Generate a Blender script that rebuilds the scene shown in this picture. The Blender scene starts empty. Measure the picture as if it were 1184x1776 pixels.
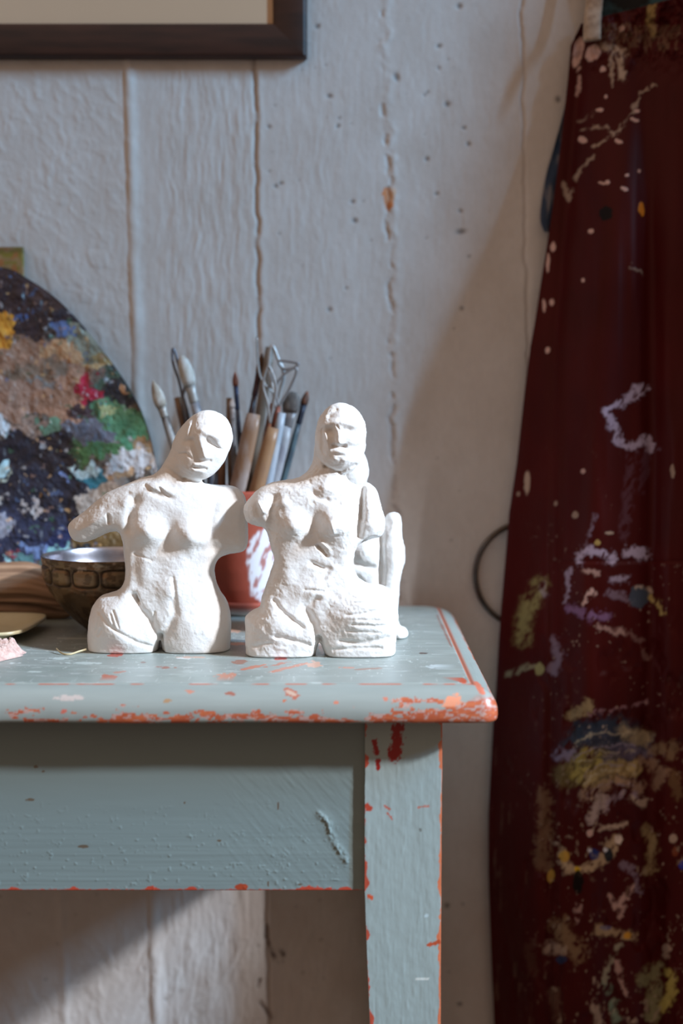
import bpy, math, random
import numpy as np
from mathutils import Vector, Matrix

# ------------------------------------------------------------------ camera, world, light, exposure
C = bpy.context.scene
COL = C.collection
CAM_Z, PITCH, FPX, CXP, CYP = 0.96, math.radians(4.8), 2467.0, 592.0, 888.0

cam_data = bpy.data.cameras.new('camera')
cam = bpy.data.objects.new('camera', cam_data); COL.objects.link(cam)
cam.location = (0, 0, CAM_Z); cam.rotation_euler = (math.pi/2 - PITCH, 0, 0)
cam_data.sensor_fit = 'VERTICAL'; cam_data.sensor_height = 36; cam_data.sensor_width = 24
cam_data.lens = FPX/1776*36
cam_data.dof.use_dof = True; cam_data.dof.focus_distance = 1.135; cam_data.dof.aperture_fstop = 3.2
cam_data.clip_start = 0.02
C.camera = cam

C.view_settings.view_transform = 'Standard'; C.view_settings.look = 'None'
C.view_settings.gamma = 1.0; C.view_settings.use_curve_mapping = False
C.view_settings.exposure = 0.0

WORLD_LOW, WORLD_HIGH, WORLD_STRENGTH = (0.17, 0.108, 0.078), (0.62, 0.44, 0.33), 1.0
WORLD_RIGHT = (0.14, 0.095, 0.072)
world = bpy.data.worlds.new('room_light'); C.world = world; world.use_nodes = True
wn = world.node_tree; wn.nodes.clear()
wo = wn.nodes.new('ShaderNodeOutputWorld'); wb = wn.nodes.new('ShaderNodeBackground')
tc = wn.nodes.new('ShaderNodeTexCoord'); sp = wn.nodes.new('ShaderNodeSeparateXYZ')
wn.links.new(tc.outputs['Generated'], sp.inputs[0])
r1 = wn.nodes.new('ShaderNodeValToRGB'); r1.color_ramp.elements[0].position = 0.3; r1.color_ramp.elements[1].position = 0.85
r1.color_ramp.elements[0].color = (*WORLD_LOW, 1); r1.color_ramp.elements[1].color = (*WORLD_HIGH, 1)
mz = wn.nodes.new('ShaderNodeMath'); mz.operation = 'MULTIPLY_ADD'; mz.inputs[1].default_value = .5; mz.inputs[2].default_value = .5
wn.links.new(sp.outputs['Z'], mz.inputs[0]); wn.links.new(mz.outputs[0], r1.inputs[0])
mx = wn.nodes.new('ShaderNodeMix'); mx.data_type = 'RGBA'
mr = wn.nodes.new('ShaderNodeMapRange'); mr.inputs[1].default_value = -.2; mr.inputs[2].default_value = .9
wn.links.new(sp.outputs['X'], mr.inputs[0]); wn.links.new(mr.outputs[0], mx.inputs[0])
wn.links.new(r1.outputs[0], mx.inputs[6]); mx.inputs[7].default_value = (*WORLD_RIGHT, 1)
wn.links.new(mx.outputs[2], wb.inputs[0]); wb.inputs[1].default_value = WORLD_STRENGTH
wn.links.new(wb.outputs[0], wo.inputs[0])

# daylight from a tall narrow pane of the studio window, up to the right and in front of the table
def pane(name, az, el, dist, sx, sy, energy, color, tilt):
    az, el = math.radians(az), math.radians(el)
    L = Vector((-math.sin(az)*math.cos(el), math.cos(az)*math.cos(el), -math.sin(el)))
    ld = bpy.data.lights.new(name, 'AREA'); ld.shape = 'RECTANGLE'
    ld.size = sx; ld.size_y = sy; ld.energy = energy; ld.color = color
    lo = bpy.data.objects.new(name, ld); COL.objects.link(lo)
    lo.location = Vector((-.05, 1.12, .85)) - L*dist
    zl = -L; up = Vector((math.sin(tilt), 0, math.cos(tilt))); yl = (up-zl*up.dot(zl)).normalized(); xl = yl.cross(zl)
    lo.rotation_euler = Matrix((xl, yl, zl)).transposed().to_euler()
    return lo.location.copy()
SUN_A = pane('window_pane_sky', 70, 32, 5.0, .16, 1.5, 320, (.34, .66, 1.0), math.atan(.29))
# added spot lamp, narrow cone: brightens the figures and table front only
bd = bpy.data.lights.new('front_spot', 'SPOT'); bd.energy = 520; bd.color = (.93, .95, 1.0)
bd.spot_size = math.radians(14.5); bd.spot_blend = .3; bd.shadow_soft_size = .085
bo = bpy.data.objects.new('front_spot', bd); COL.objects.link(bo)
BA, BE = math.radians(66), math.radians(30)
BL = Vector((-math.sin(BA)*math.cos(BE), math.cos(BA)*math.cos(BE), -math.sin(BE)))
bo.location = Vector((-.10, 1.08, .71))-BL*3.0; bo.rotation_euler = BL.to_track_quat('-Z', 'Y').to_euler()

# ------------------------------------------------------------------ helpers
cp, sn = math.cos(PITCH), math.sin(PITCH)
def proj(x, y, z):
    dz = z - CAM_Z
    d = y*cp - dz*sn
    up = y*sn + dz*cp
    return CXP + FPX*x/d, CYP - FPX*up/d
def at(px, py, y):
    """world x, z of the point seen at a photo position when it stands at distance y"""
    a = (np.asarray(px, float)-CXP)/FPX; b = (CYP-np.asarray(py, float))/FPX
    fy = cp + b*sn; fz = -sn + b*cp
    t = y/fy
    return a*t, CAM_Z + fz*t
def pt(px, py, y):
    x, z = at(px, py, y); return Vector((float(x), float(y), float(z)))

def srgb(r, g, b):
    f = lambda c: ((c/255+.055)/1.055)**2.4 if c > 10.3 else c/255/12.92
    return np.array([f(r), f(g), f(b)])

def _h(i, j, k, s):
    n = (i.astype(np.uint32)*np.uint32(374761393) + j.astype(np.uint32)*np.uint32(668265263)
         + k.astype(np.uint32)*np.uint32(2147483647) + np.uint32((s*974634777) & 0xffffffff))
    n = (n ^ (n >> np.uint32(13)))*np.uint32(1274126177)
    n = (n ^ (n >> np.uint32(16)))*np.uint32(2246822519)
    n = n ^ (n >> np.uint32(15))
    return n.astype(np.float64)/4294967295.0*2-1
def noise(x, y, z=0.0, s=0):
    x, y, z = np.broadcast_arrays(np.asarray(x, float), np.asarray(y, float), np.asarray(z, float))
    xi, yi, zi = np.floor(x), np.floor(y), np.floor(z)
    fx, fy, fz = x-xi, y-yi, z-zi
    q = lambda t: t*t*t*(t*(t*6-15)+10)
    u, v, w = q(fx), q(fy), q(fz)
    xi, yi, zi = xi.astype(np.int64), yi.astype(np.int64), zi.astype(np.int64)
    r = 0
    for a in (0, 1):
        for b in (0, 1):
            for c in (0, 1):
                r = r + _h(xi+a, yi+b, zi+c, s)*(u if a else 1-u)*(v if b else 1-v)*(w if c else 1-w)
    return r
def fbm(x, y, z=0.0, s=0, o=4):
    r, a, f = 0, .5, 1.0
    for k in range(o):
        r = r + a*noise(np.asarray(x)*f+17.3*k, np.asarray(y)*f+5.1*k, np.asarray(z)*f, s+k); a *= .5; f *= 2.03
    return r
def sstep(a, b, x):
    t = np.clip((x-a)/(b-a), 0, 1); return t*t*(3-2*t)
def segdist(X, Y, pts):
    d = np.full(np.shape(X), 1e9)
    for (ax, ay), (bx, by) in zip(pts[:-1], pts[1:]):
        vx, vy = bx-ax, by-ay; L = vx*vx+vy*vy+1e-12
        t = np.clip(((X-ax)*vx+(Y-ay)*vy)/L, 0, 1)
        d = np.minimum(d, np.hypot(X-ax-t*vx, Y-ay-t*vy))
    return d
def inpoly(X, Y, pts):
    c = np.zeros(np.shape(X), bool); n = len(pts)
    for i in range(n):
        x0, y0 = pts[i]; x1, y1 = pts[(i+1) % n]
        if y0 == y1: continue
        m = ((y0 > Y) != (y1 > Y)) & (X < (x1-x0)*(Y-y0)/(y1-y0)+x0)
        c ^= m
    return c
def spline(pts, n=6, closed=True):
    P = [np.array(p, float) for p in pts]; N = len(P); out = []
    rng = range(N) if closed else range(N-1)
    for i in rng:
        if closed: a, b, c, d = P[i-1], P[i], P[(i+1) % N], P[(i+2) % N]
        else: a, b, c, d = P[max(i-1, 0)], P[i], P[i+1], P[min(i+2, N-1)]
        for k in range(n):
            t = k/n
            out.append(.5*((2*b)+(-a+c)*t+(2*a-5*b+4*c-d)*t*t+(-a+3*b-3*c+d)*t**3))
    if not closed: out.append(P[-1])
    return [tuple(p) for p in out]
def eblob(X, Y, cx, cy, rx, ry, ang=0):
    a = math.radians(ang); dx, dy = X-cx, Y-cy
    return ((dx*math.cos(a)+dy*math.sin(a))/rx)**2 + ((-dx*math.sin(a)+dy*math.cos(a))/ry)**2
def lay(col, m, c):
    c = srgb(*c); col[:] = col*(1-m[..., None]) + c*m[..., None]

def mat(name, color=(200, 200, 200), rough=.6, metal=0., color2=None, scale=30., stretch=(1, 1, 1), bump=0., bscale=200., attr=False, spec=.5, lo_hi=(.4, .65), coat=0., bdist=.001, sheen=0.):
    m = bpy.data.materials.new(name); m.use_nodes = True; nt = m.node_tree
    b = nt.nodes['Principled BSDF']
    b.inputs['Roughness'].default_value = rough; b.inputs['Metallic'].default_value = metal
    b.inputs['Specular IOR Level'].default_value = spec
    b.inputs['Coat Weight'].default_value = coat; b.inputs['Coat Roughness'].default_value = .25
    b.inputs['Sheen Weight'].default_value = sheen
    b.inputs['Base Color'].default_value = (*srgb(*color), 1)
    t = nt.nodes.new('ShaderNodeTexCoord'); mp = nt.nodes.new('ShaderNodeMapping')
    mp.inputs['Scale'].default_value = stretch; nt.links.new(t.outputs['Object'], mp.inputs[0])
    if attr:
        a = nt.nodes.new('ShaderNodeAttribute'); a.attribute_name = 'Col'
        nt.links.new(a.outputs['Color'], b.inputs['Base Color'])
    elif color2 is not None:
        n = nt.nodes.new('ShaderNodeTexNoise'); n.inputs['Scale'].default_value = scale; n.inputs['Detail'].default_value = 6
        nt.links.new(mp.outputs[0], n.inputs['Vector'])
        r = nt.nodes.new('ShaderNodeValToRGB'); r.color_ramp.elements[0].position, r.color_ramp.elements[1].position = lo_hi
        r.color_ramp.elements[0].color = (*srgb(*color), 1); r.color_ramp.elements[1].color = (*srgb(*color2), 1)
        nt.links.new(n.outputs['Fac'], r.inputs[0]); nt.links.new(r.outputs[0], b.inputs['Base Color'])
    if bump:
        n = nt.nodes.new('ShaderNodeTexNoise'); n.inputs['Scale'].default_value = bscale; n.inputs['Detail'].default_value = 5
        nt.links.new(mp.outputs[0], n.inputs['Vector'])
        bp = nt.nodes.new('ShaderNodeBump'); bp.inputs['Strength'].default_value = bump; bp.inputs['Distance'].default_value = bdist
        nt.links.new(n.outputs['Fac'], bp.inputs['Height']); nt.links.new(bp.outputs[0], b.inputs['Normal'])
    return m

def mesh(name, V, F, m, parent=None, smooth=True, col=None):
    V = np.asarray(V, float)
    me = bpy.data.meshes.new(name)
    if isinstance(F, np.ndarray):
        n, k = F.shape
        me.vertices.add(len(V)); me.vertices.foreach_set('co', V.ravel())
        me.loops.add(n*k); me.loops.foreach_set('vertex_index', F.astype(np.int32).ravel())
        me.polygons.add(n); me.polygons.foreach_set('loop_start', np.arange(0, n*k, k, dtype=np.int32))
        me.polygons.foreach_set('loop_total', np.full(n, k, dtype=np.int32))
        me.update(calc_edges=True)
    else:
        me.from_pydata([tuple(v) for v in V], [], [tuple(f) for f in F]); me.update()
    me.polygons.foreach_set('use_smooth', [smooth]*len(me.polygons))
    if col is not None:
        ca = me.color_attributes.new('Col', 'FLOAT_COLOR', 'POINT')
        ca.data.foreach_set('color', np.concatenate([col.reshape(-1, 3), np.ones((len(V), 1))], 1).astype(np.float32).ravel())
    me.materials.append(m)
    o = bpy.data.objects.new(name, me); COL.objects.link(o)
    if parent is not None:
        o.parent = parent
        o.location = -parent.location
    return o
def gridF(nu, nv, wrap=False, flip=False, off=0):
    i, j = np.meshgrid(np.arange(nu if wrap else nu-1), np.arange(nv-1), indexing='ij')
    i2 = (i+1) % nu
    f = np.stack([i*nv+j, i2*nv+j, i2*nv+j+1, i*nv+j+1], -1).reshape(-1, 4)+off
    return f[:, ::-1].copy() if flip else f
def tag(o, label=None, cat=None, group=None, kind=None):
    if label: o['label'] = label
    if cat: o['category'] = cat
    if group: o['group'] = group
    if kind: o['kind'] = kind
    return o
def thing(name, label, cat, loc, group=None):
    o = bpy.data.objects.new(name, None); COL.objects.link(o); o.location = loc; o.empty_display_size = .02
    return tag(o, label, cat, group)
def sheet(front, back):
    """closed skin from two vertex grids (nu,nv,3)"""
    nu, nv, _ = front.shape
    V = np.concatenate([front.reshape(-1, 3), back.reshape(-1, 3)]); o = nu*nv
    F = [gridF(nu, nv), gridF(nu, nv, flip=True, off=o)]
    def strip(a):
        a = np.asarray(a); return np.stack([a[1:], a[:-1], a[:-1]+o, a[1:]+o], -1)
    F.append(strip(np.arange(nu)*nv)); F.append(strip(np.arange(nv)+(nu-1)*nv))
    F.append(strip((np.arange(nu)*nv+nv-1)[::-1])); F.append(strip(np.arange(nv)[::-1]))
    return V, np.concatenate(F)
def lathe(prof, n=64, c=(0, 0, 0)):
    prof = np.array(prof, float); k = len(prof)
    a = np.linspace(0, 2*math.pi, n, endpoint=False)
    V = np.stack([c[0]+np.outer(np.cos(a), prof[:, 0]), c[1]+np.outer(np.sin(a), prof[:, 0]), c[2]+np.tile(prof[:, 1], (n, 1))], -1)
    return V.reshape(-1, 3), gridF(n, k, wrap=True)
def tube(pts, rad, n=12):
    P = [Vector(p) for p in pts]; N = len(P)
    if not hasattr(rad, '__len__'): rad = [rad]*N
    V = []; up = Vector((.31, .93, .2)).normalized()
    for i in range(N):
        t = (P[min(i+1, N-1)]-P[max(i-1, 0)]).normalized()
        s = t.cross(up).normalized(); u = s.cross(t).normalized(); up = u
        r = rad[i]; rx, ry = (r if hasattr(r, '__len__') else (r, r))
        for k in range(n):
            a = 2*math.pi*k/n; V.append(P[i]+s*math.cos(a)*rx+u*math.sin(a)*ry)
    F = [(i*n+k, i*n+(k+1) % n, (i+1)*n+(k+1) % n, (i+1)*n+k) for i in range(N-1) for k in range(n)]
    F.append(tuple(range(n))[::-1]); F.append(tuple((N-1)*n+k for k in range(n)))
    return np.array([tuple(v) for v in V]), F
def box(x0, x1, y0, y1, z0, z1, b=0.):
    """bevelled box as vertex / face lists"""
    if b == 0:
        V = [(x, y, z) for x in (x0, x1) for y in (y0, y1) for z in (z0, z1)]
        return V, [(0, 1, 3, 2), (4, 6, 7, 5), (0, 4, 5, 1), (2, 3, 7, 6), (0, 2, 6, 4), (1, 5, 7, 3)]
    V, F = [], []
    prof = [(b, 0), (b*.3, b*.3), (0, b)]
    rings = []
    zs = [(z0, b), (z0+b*.3, b*.3), (z0+b, 0), (z1-b, 0), (z1-b*.3, b*.3), (z1, b)]
    for z, ins in zs:
        X0, X1, Y0, Y1 = x0+ins, x1-ins, y0+ins, y1-ins
        r = [(X0+b, Y0, z), (X1-b, Y0, z), (X1-b*.3, Y0+b*.3, z), (X1, Y0+b, z), (X1, Y1-b, z), (X1-b*.3, Y1-b*.3, z),
             (X1-b, Y1, z), (X0+b, Y1, z), (X0+b*.3, Y1-b*.3, z), (X0, Y1-b, z), (X0, Y0+b, z), (X0+b*.3, Y0+b*.3, z)]
        rings.append(len(V)); V += r
    for a, c in zip(rings[:-1], rings[1:]):
        for k in range(12): F.append((a+k, a+(k+1) % 12, c+(k+1) % 12, c+k))
    F.append(tuple(range(12))[::-1]); F.append(tuple(rings[-1]+k for k in range(12)))
    return V, F

def surface_nets(F, org, h):
    nx, ny, nz = F.shape
    S = F < 0
    c = np.zeros((nx-1, ny-1, nz-1), np.int8)
    for a in (0, 1):
        for b in (0, 1):
            for d in (0, 1): c += S[a:nx-1+a, b:ny-1+b, d:nz-1+d]
    act = (c > 0) & (c < 8); I, J, K = np.nonzero(act)
    idx = -np.ones(act.shape, np.int64); idx[I, J, K] = np.arange(len(I))
    acc = np.zeros((len(I), 3)); cnt = np.zeros(len(I))
    for ax in range(3):
        for p in (0, 1):
            for q in (0, 1):
                o = [0, 0, 0]; oth = [k for k in range(3) if k != ax]; o[oth[0]], o[oth[1]] = p, q
                e = list(o); e[ax] = 1
                fa = F[I+o[0], J+o[1], K+o[2]]; fb = F[I+e[0], J+e[1], K+e[2]]
                m = (fa < 0) != (fb < 0)
                t = np.where(m, fa/np.where(m, fa-fb, 1), 0)
                P = np.tile(np.array(o, float), (len(I), 1)); P[:, ax] = t
                acc[m] += P[m]; cnt[m] += 1
    V = (np.stack([I, J, K], -1)+acc/cnt[:, None])*h+np.array(org)
    faces = []
    for ax in range(3):
        sl0 = [slice(None)]*3; sl1 = [slice(None)]*3; sl0[ax] = slice(0, -1); sl1[ax] = slice(1, None)
        A, B = S[tuple(sl0)], S[tuple(sl1)]
        m = A != B; i = np.stack(np.nonzero(m), -1); inside = A[m]
        u, v = (ax+1) % 3, (ax+2) % 3
        ok = (i[:, u] > 0) & (i[:, v] > 0) & (i[:, u] < F.shape[u]-1) & (i[:, v] < F.shape[v]-1)
        i = i[ok]; inside = inside[ok]
        def g(du, dv):
            k = i.copy(); k[:, u] += du; k[:, v] += dv; return idx[k[:, 0], k[:, 1], k[:, 2]]
        q = np.stack([g(-1, -1), g(0, -1), g(0, 0), g(-1, 0)], -1)
        q[~inside] = q[~inside][:, ::-1]
        faces.append(q)
    return V, np.concatenate(faces)
def vnormals(V, F):
    N = np.zeros_like(V)
    n = np.cross(V[F[:, 2]]-V[F[:, 0]], V[F[:, 3]]-V[F[:, 1]])
    for k in range(4): np.add.at(N, F[:, k], n)
    return N/(np.linalg.norm(N, axis=1, keepdims=True)+1e-12)
def smin(a, b, k):
    h = np.clip(.5+.5*(b-a)/k, 0, 1); return b*(1-h)+a*h-k*h*(1-h)

TOP = .75          # height of the table top
WALL = 1.425       # distance of the studio wall

# ------------------------------------------------------------------ the setting: wall and floor
def seam_x(P, Y, w=2.5, s=0):
    xs = np.interp(Y, [p[1] for p in P], [p[0] for p in P]); return xs + w*fbm(Y/28., 0, 0, s, 3)
SEAM1 = [(214, -200), (219, 120), (233, 600), (245, 1000), (262, 1600), (272, 1900)]
SEAM2 = [(436, -200), (441, 120), (449, 600), (455, 1000), (462, 1600), (470, 1900)]
SEAM3 = [(655, -200), (661, 80), (674, 400), (682, 800), (700, 1300), (715, 1900)]
SEAM4 = [(902, -200), (905, 100), (912, 500), (915, 800), (925, 1400), (930, 1900)]
SEAM0 = [(60, -200), (70, 600), (95, 1300), (112, 1700), (118, 1900)]
def build_wall():
    xs = np.concatenate([[-2.4, -1.6, -1.0, -.6], np.linspace(-.42, .42, 640), [.6, 1.0, 1.6, 2.4]])
    zs = np.concatenate([[0, .1, .2], np.linspace(.26, 1.40, 860), [1.6, 2.0, 2.6]])
    X, Z = np.meshgrid(xs, zs, indexing='ij')
    PX, PY = proj(X, WALL, Z)
    wx, wy = fbm(PX/50, PY/50, 0, 3), fbm(PX/50, PY/50, 0, 8)
    H = .35*fbm(PX/70, PY/110, 0, 1) + .16*fbm(PX/9, PY/16, 0, 2)
    g = fbm(PX/6+1.2*wx, PY/42, 0, 5, 5)*1.15
    gm = .22 + .75*sstep(262, 300, PX)*sstep(446, 425, PX) + .25*sstep(470, 500, PX)*sstep(640, 560, PX)
    gm *= .55+.45*sstep(0, 200, PY)
    H += gm*.62*g
    # diagonal lumps of old paint on the left boards
    d = fbm((PX-.55*PY)/13+2.2*wx, (PY+.25*PX)/46+2*wy, 0, 11, 3)
    H += .8*sstep(235, 190, PX)*np.clip(fbm((PX-.5*PY)/15+wx, (PY+.25*PX)/26+wy, 0, 12, 4)+.05, 0, .6) + .22*sstep(.1, .6, d)*sstep(250, 200, PX)*sstep(80, 200, PY)
    H += 1.3*sstep(1560, 1650, PY)*np.clip(fbm((PX+.35*PY)/17+wx, PY/60+wy, 0, 14, 3), -.2, .5)*sstep(640, 540, PX)*sstep(150, 260, PX)
    # board joints
    s1 = seam_x(SEAM1, PY, 2.5, 20); H += 2.3*np.exp(-((PX-s1-4)/10.)**2)*(.75+.5*fbm(PY/60, 3, 0, 2)) - .5*np.exp(-((PX-s1+7)/3.)**2)
    s0 = seam_x(SEAM0, PY, 2.5, 25); H += 1.2*np.exp(-((PX-s0)/8)**2)*sstep(1250, 1500, PY)
    s2 = seam_x(SEAM2, PY, 4, 21)
    brk = sstep(-.5, -.1, fbm(PY/35, 7, 0, 4))
    H -= 1.7*np.exp(-((PX-s2)/3.6)**2)*(.35+.65*brk); H += .5*np.exp(-((PX-s2-8)/6)**2)
    s3 = seam_x(SEAM3, PY, 9, 22)
    brk = sstep(-.15, .25, fbm(PX/18, PY/24, 0, 6))
    H -= 1.2*np.exp(-((PX-s3)/4.5)**2)*brk; H += .8*np.exp(-((PX-s3-10)/7)**2)*(.5+fbm(PX/20, PY/20, 0, 16))
    s4 = seam_x(SEAM4, PY, 5, 23); H -= 1.3*np.exp(-((PX-s4)/2.6)**2) - 1.0*sstep(-14, 14, PX-s4)*sstep(1100, 900, PY)
    # pits
    rng = random.Random(4); col = np.tile(srgb(198, 192, 187), (*X.shape, 1))
    col *= (1+.10*fbm(PX/60, PY/90, 0, 31)[..., None]*np.array([.8, 1, 1.2])) * (1+.05*fbm(PX/7, PY/11, 0, 32)[..., None])
    dirt = sstep(1150, 1500, PY)*.16*(1+fbm(PX/50, PY/50, 0, 35)); lay(col, np.clip(dirt, 0, 1), (165, 135, 118))
    spots = [(478, 323, 4, 3.5), (466, 220, 4, 3), (586, 219, 4, 3), (571, 167, 5, 4), (588, 205, 3, 3), (615, 383, 5, 4.5), (611, 350, 4, 3.5), (775, 181, 5, 5), (761, 80, 5, 3.5),
             (796, 11, 5, 5), (799, 402, 9, 5), (741, 160, 3, 3), (740, 276, 4, 4), (804, 222, 4, 3), (812, 250, 4, 4), (687, 134, 5, 8), (760, 118, 3, 4), (736, 165, 3, 3), (798, 366, 4, 3),
             (801, 535, 4, 4), (757, 336, 4, 3), (571, 537, 4, 4), (813, 445, 3, 3), (968, 173, 5, 6), (487, 318, 4, 3), (550, 46, 5, 4), (775, 1571, 5, 5), (797, 1742, 5, 4), (600, 500, 3, 3)]
    for _ in range(34): spots.append((rng.uniform(460, 820), rng.uniform(20, 980), rng.uniform(1.3, 2.6), rng.uniform(1.3, 2.8)))
    for _ in range(40): spots.append((rng.uniform(-20, 840), rng.uniform(1550, 1790), rng.uniform(1.3, 3), rng.uniform(1.3, 3)))
    for a, b, rx, ry in spots:
        w = np.exp(-eblob(PX, PY, a, b, rx, ry, rng.uniform(-40, 40))**1.5)
        big = min(1, rx/4.2); H -= 1.0*w*big; lay(col, w*.75*big, (88, 82, 80))
    for pts, w0 in [([(462, 1608), (461, 1625), (468, 1645), (476, 1660)], 4), ([(488, 1650), (492, 1656)], 4), ([(452, 1740), (470, 1765)], 4), ([(450, 1700), (447, 1712)], 3)]:
        w = np.exp(-(segdist(PX, PY, pts)/w0)**2)*(.7+.6*fbm(PX/6, PY/6, 0, 40)); w = np.clip(w, 0, 1); H -= 2*w; lay(col, w, (74, 52, 42))
    # a flake of orange paint at the third joint
    w = sstep(1.25, .75, eblob(PX, PY, 673, 346, 9, 21, -8)+.9*fbm(PX/7, PY/7, 0, 41)); lay(col, w*.9, (205, 120, 45))
    w = sstep(1.2, .5, eblob(PX, PY, 678, 338, 7, 16, 10)+1.3*fbm(PX/5, PY/5, 0, 42)); lay(col, w*.7, (214, 175, 140))
    g2 = np.exp(-((PX-s2)/3.2)**2); lay(col, g2*.5*(PY > -500), (120, 96, 78))
    g3 = np.exp(-((PX-s3)/4.5)**2)*brk; lay(col, g3*.35, (128, 112, 104))
    g4 = np.exp(-((PX-s4)/2.5)**2); lay(col, g4*.3, (120, 96, 78))
    m = (np.abs(X) < .43) & (Z > .25) & (Z < 1.41)
    Yv = WALL - np.where(m, H, 0)*.001
    V = np.stack([X, Yv, Z], -1)
    o = mesh('wall_back', V.reshape(-1, 3), gridF(len(xs), len(zs)), mat('old_white_paint', rough=.62, attr=True, bump=.25, bscale=380, bdist=.0006), col=col)
    tag(o, 'uneven white painted board wall behind the table', 'wall', kind='structure')
build_wall()
V, F = box(-2.4, 2.4, -1.5, 1.5, -.05, 0)
tag(mesh('floor', V, F, mat('floor_boards', (120, 92, 70), .5, color2=(92, 68, 50), scale=6, stretch=(1, 12, 1), bump=.2, bscale=20), smooth=False),
    'brown wooden board floor under the table', 'floor', kind='structure')

# ------------------------------------------------------------------ table
TX0, TX1, TY0, TY1 = -.80, .1128, 1.000, 1.412
GREEN = (142, 149, 144)
def chips(col, PX, PY, X, edge):
    """worn paint: edge = 0..1 closeness to the lower arris"""
    nz = fbm(PX/26, PY/9, 0, 51, 5); n2 = fbm(PX/7, PY/4, 0, 52, 4)
    big = fbm(PX/120, 2, 0, 53, 2)
    th = .98 - .22*sstep(380, 640, PX) - .36*sstep(640, 830, PX)
    m = sstep(th, th+.06, edge*1.0 + .75*nz + .25*n2 + .35*big)
    m *= edge > .12
    return np.clip(m, 0, 1)
def build_top(root):
    prof = [(60, -26), (5, -26), (2.2, -25.6), (.8, -24.6), (.2, -23), (0, -21), (0, -19), (.15, -17), (.5, -15), (1.1, -13), (1.9, -11.2), (2.9, -9.4),
            (4.1, -7.8), (5.5, -6.3), (7, -5), (8.6, -3.9), (10.3, -2.9), (12, -2.1), (13.6, -1.5), (15.2, -1.0), (16.8, -.75), (17.6, -1.0), (18.3, -1.4), (19, -1.0), (19.6, -.3), (20.4, 0), (24, 0), (40, 0)]
    # resample finer
    pr = []
    for (a, b), (c, d) in zip(prof[:-1], prof[1:]):
        n = max(1, int(math.hypot(c-a, d-b)/.8)) if a < 25 and c < 25 else 1
        for k in range(n): pr.append((a+(c-a)*k/n, b+(d-b)*k/n))
    pr.append(prof[-1]); pr = np.array(pr)*.001
    # outline: list of (corner centre, radius, direction) -> points with normal
    pts = []
    def line(p, q, nrm, step):
        n = max(1, int(math.hypot(q[0]-p[0], q[1]-p[1])/step))
        for k in range(n): pts.append((p[0]+(q[0]-p[0])*k/n, p[1]+(q[1]-p[1])*k/n, nrm[0], nrm[1], 0, 0, 0))
    def arc(cx, cy, r, a0, a1, n):
        for k in range(n):
            a = math.radians(a0+(a1-a0)*k/n); pts.append((cx, cy, math.cos(a), math.sin(a), r, 1, a))
    rf, rb = .013, .034
    line((TX0+.01, TY0), (-.30, TY0), (0, -1), .01)
    line((-.30, TY0), (TX1-rf, TY0), (0, -1), .0007)
    arc(TX1-rf, TY0+rf, rf, -90, 0, 24)
    line((TX1, TY0+rf), (TX1, TY1-rb), (1, 0), .001)
    arc(TX1-rb, TY1-rb, rb, 0, 90, 24)
    line((TX1-rb, TY1), (TX0+.01, TY1), (0, 1), .01)
    arc(TX0+.01, TY1-.01, .01, 90, 180, 6)
    line((TX0, TY1-.01), (TX0, TY0+.01), (-1, 0), .01)
    arc(TX0+.01, TY0+.01, .01, 180, 270, 6)
    P = np.array(pts); n = len(P); k = len(pr)
    ins = pr[:, 0][None, :]; px, py = P[:, 0][:, None], P[:, 1][:, None]; nx_, ny_ = P[:, 2][:, None], P[:, 3][:, None]
    r = P[:, 4][:, None]; isarc = P[:, 5][:, None] > 0
    # on arcs the inset outline turns into a mitred corner once the radius is used up
    rr = np.maximum(r-ins, 0); over = np.maximum(ins-r, 0)
    sx = np.sign(px-(TX0+TX1)/2); sy = np.sign(py-(TY0+TY1)/2)
    Xa = px+nx_*rr-sx*over; Ya = py+ny_*rr-sy*over
    Xl = px-nx_*ins; Yl = py-ny_*ins
    X = np.where(isarc, Xa, Xl); Y = np.where(isarc, Ya, Yl)
    X = np.clip(X, TX0+ins, TX1-ins); Y = np.clip(Y, TY0+ins, TY1-ins)
    Z = TOP+np.tile(pr[:, 1], (n, 1))
    # worn, slightly wavy arris
    w = .0006*fbm(X*22, Y*22, 0, 60)*(ins < .012); Z = Z+w; Y = Y+w*.8
    PX, PY = proj(X, Y, Z)
    col = np.tile(srgb(*GREEN), (n, k, 1))*(1+.06*fbm(PX/80, PY/10, 0, 61)[..., None])
    edge = np.clip((-.0045-(Z-TOP))/.018, 0, 1)
    m = chips(col, PX, PY, X, edge)
    # the exposed end of the board at the corner
    cr = sstep(.085, .104, X+.012*fbm(X*120, Z*160, Y*100, 62))*sstep(-.006, -.011, (Z-TOP)+.004*fbm(X*90, Z*90, Y*60, 63))
    m = np.maximum(m, cr)
    lay(col, m*.95, (172, 80, 46))
    lay(col, m*sstep(.0, .35, fbm(PX/22, PY/4, 0, 64))*.5, (196, 112, 72))
    lay(col, m*sstep(.1, .3, fbm(PX/9, PY/5, 0, 65))*.55, (178, 176, 172))
    lay(col, sstep(.0036, .0012, np.abs(ins-.0183)+0*X)*sstep(.1, .3, fbm(PX/55, PY/55, 0, 66, 3)+.28)*.85*((PY > 1100) | (PX > 720)), (176, 92, 66))
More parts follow.
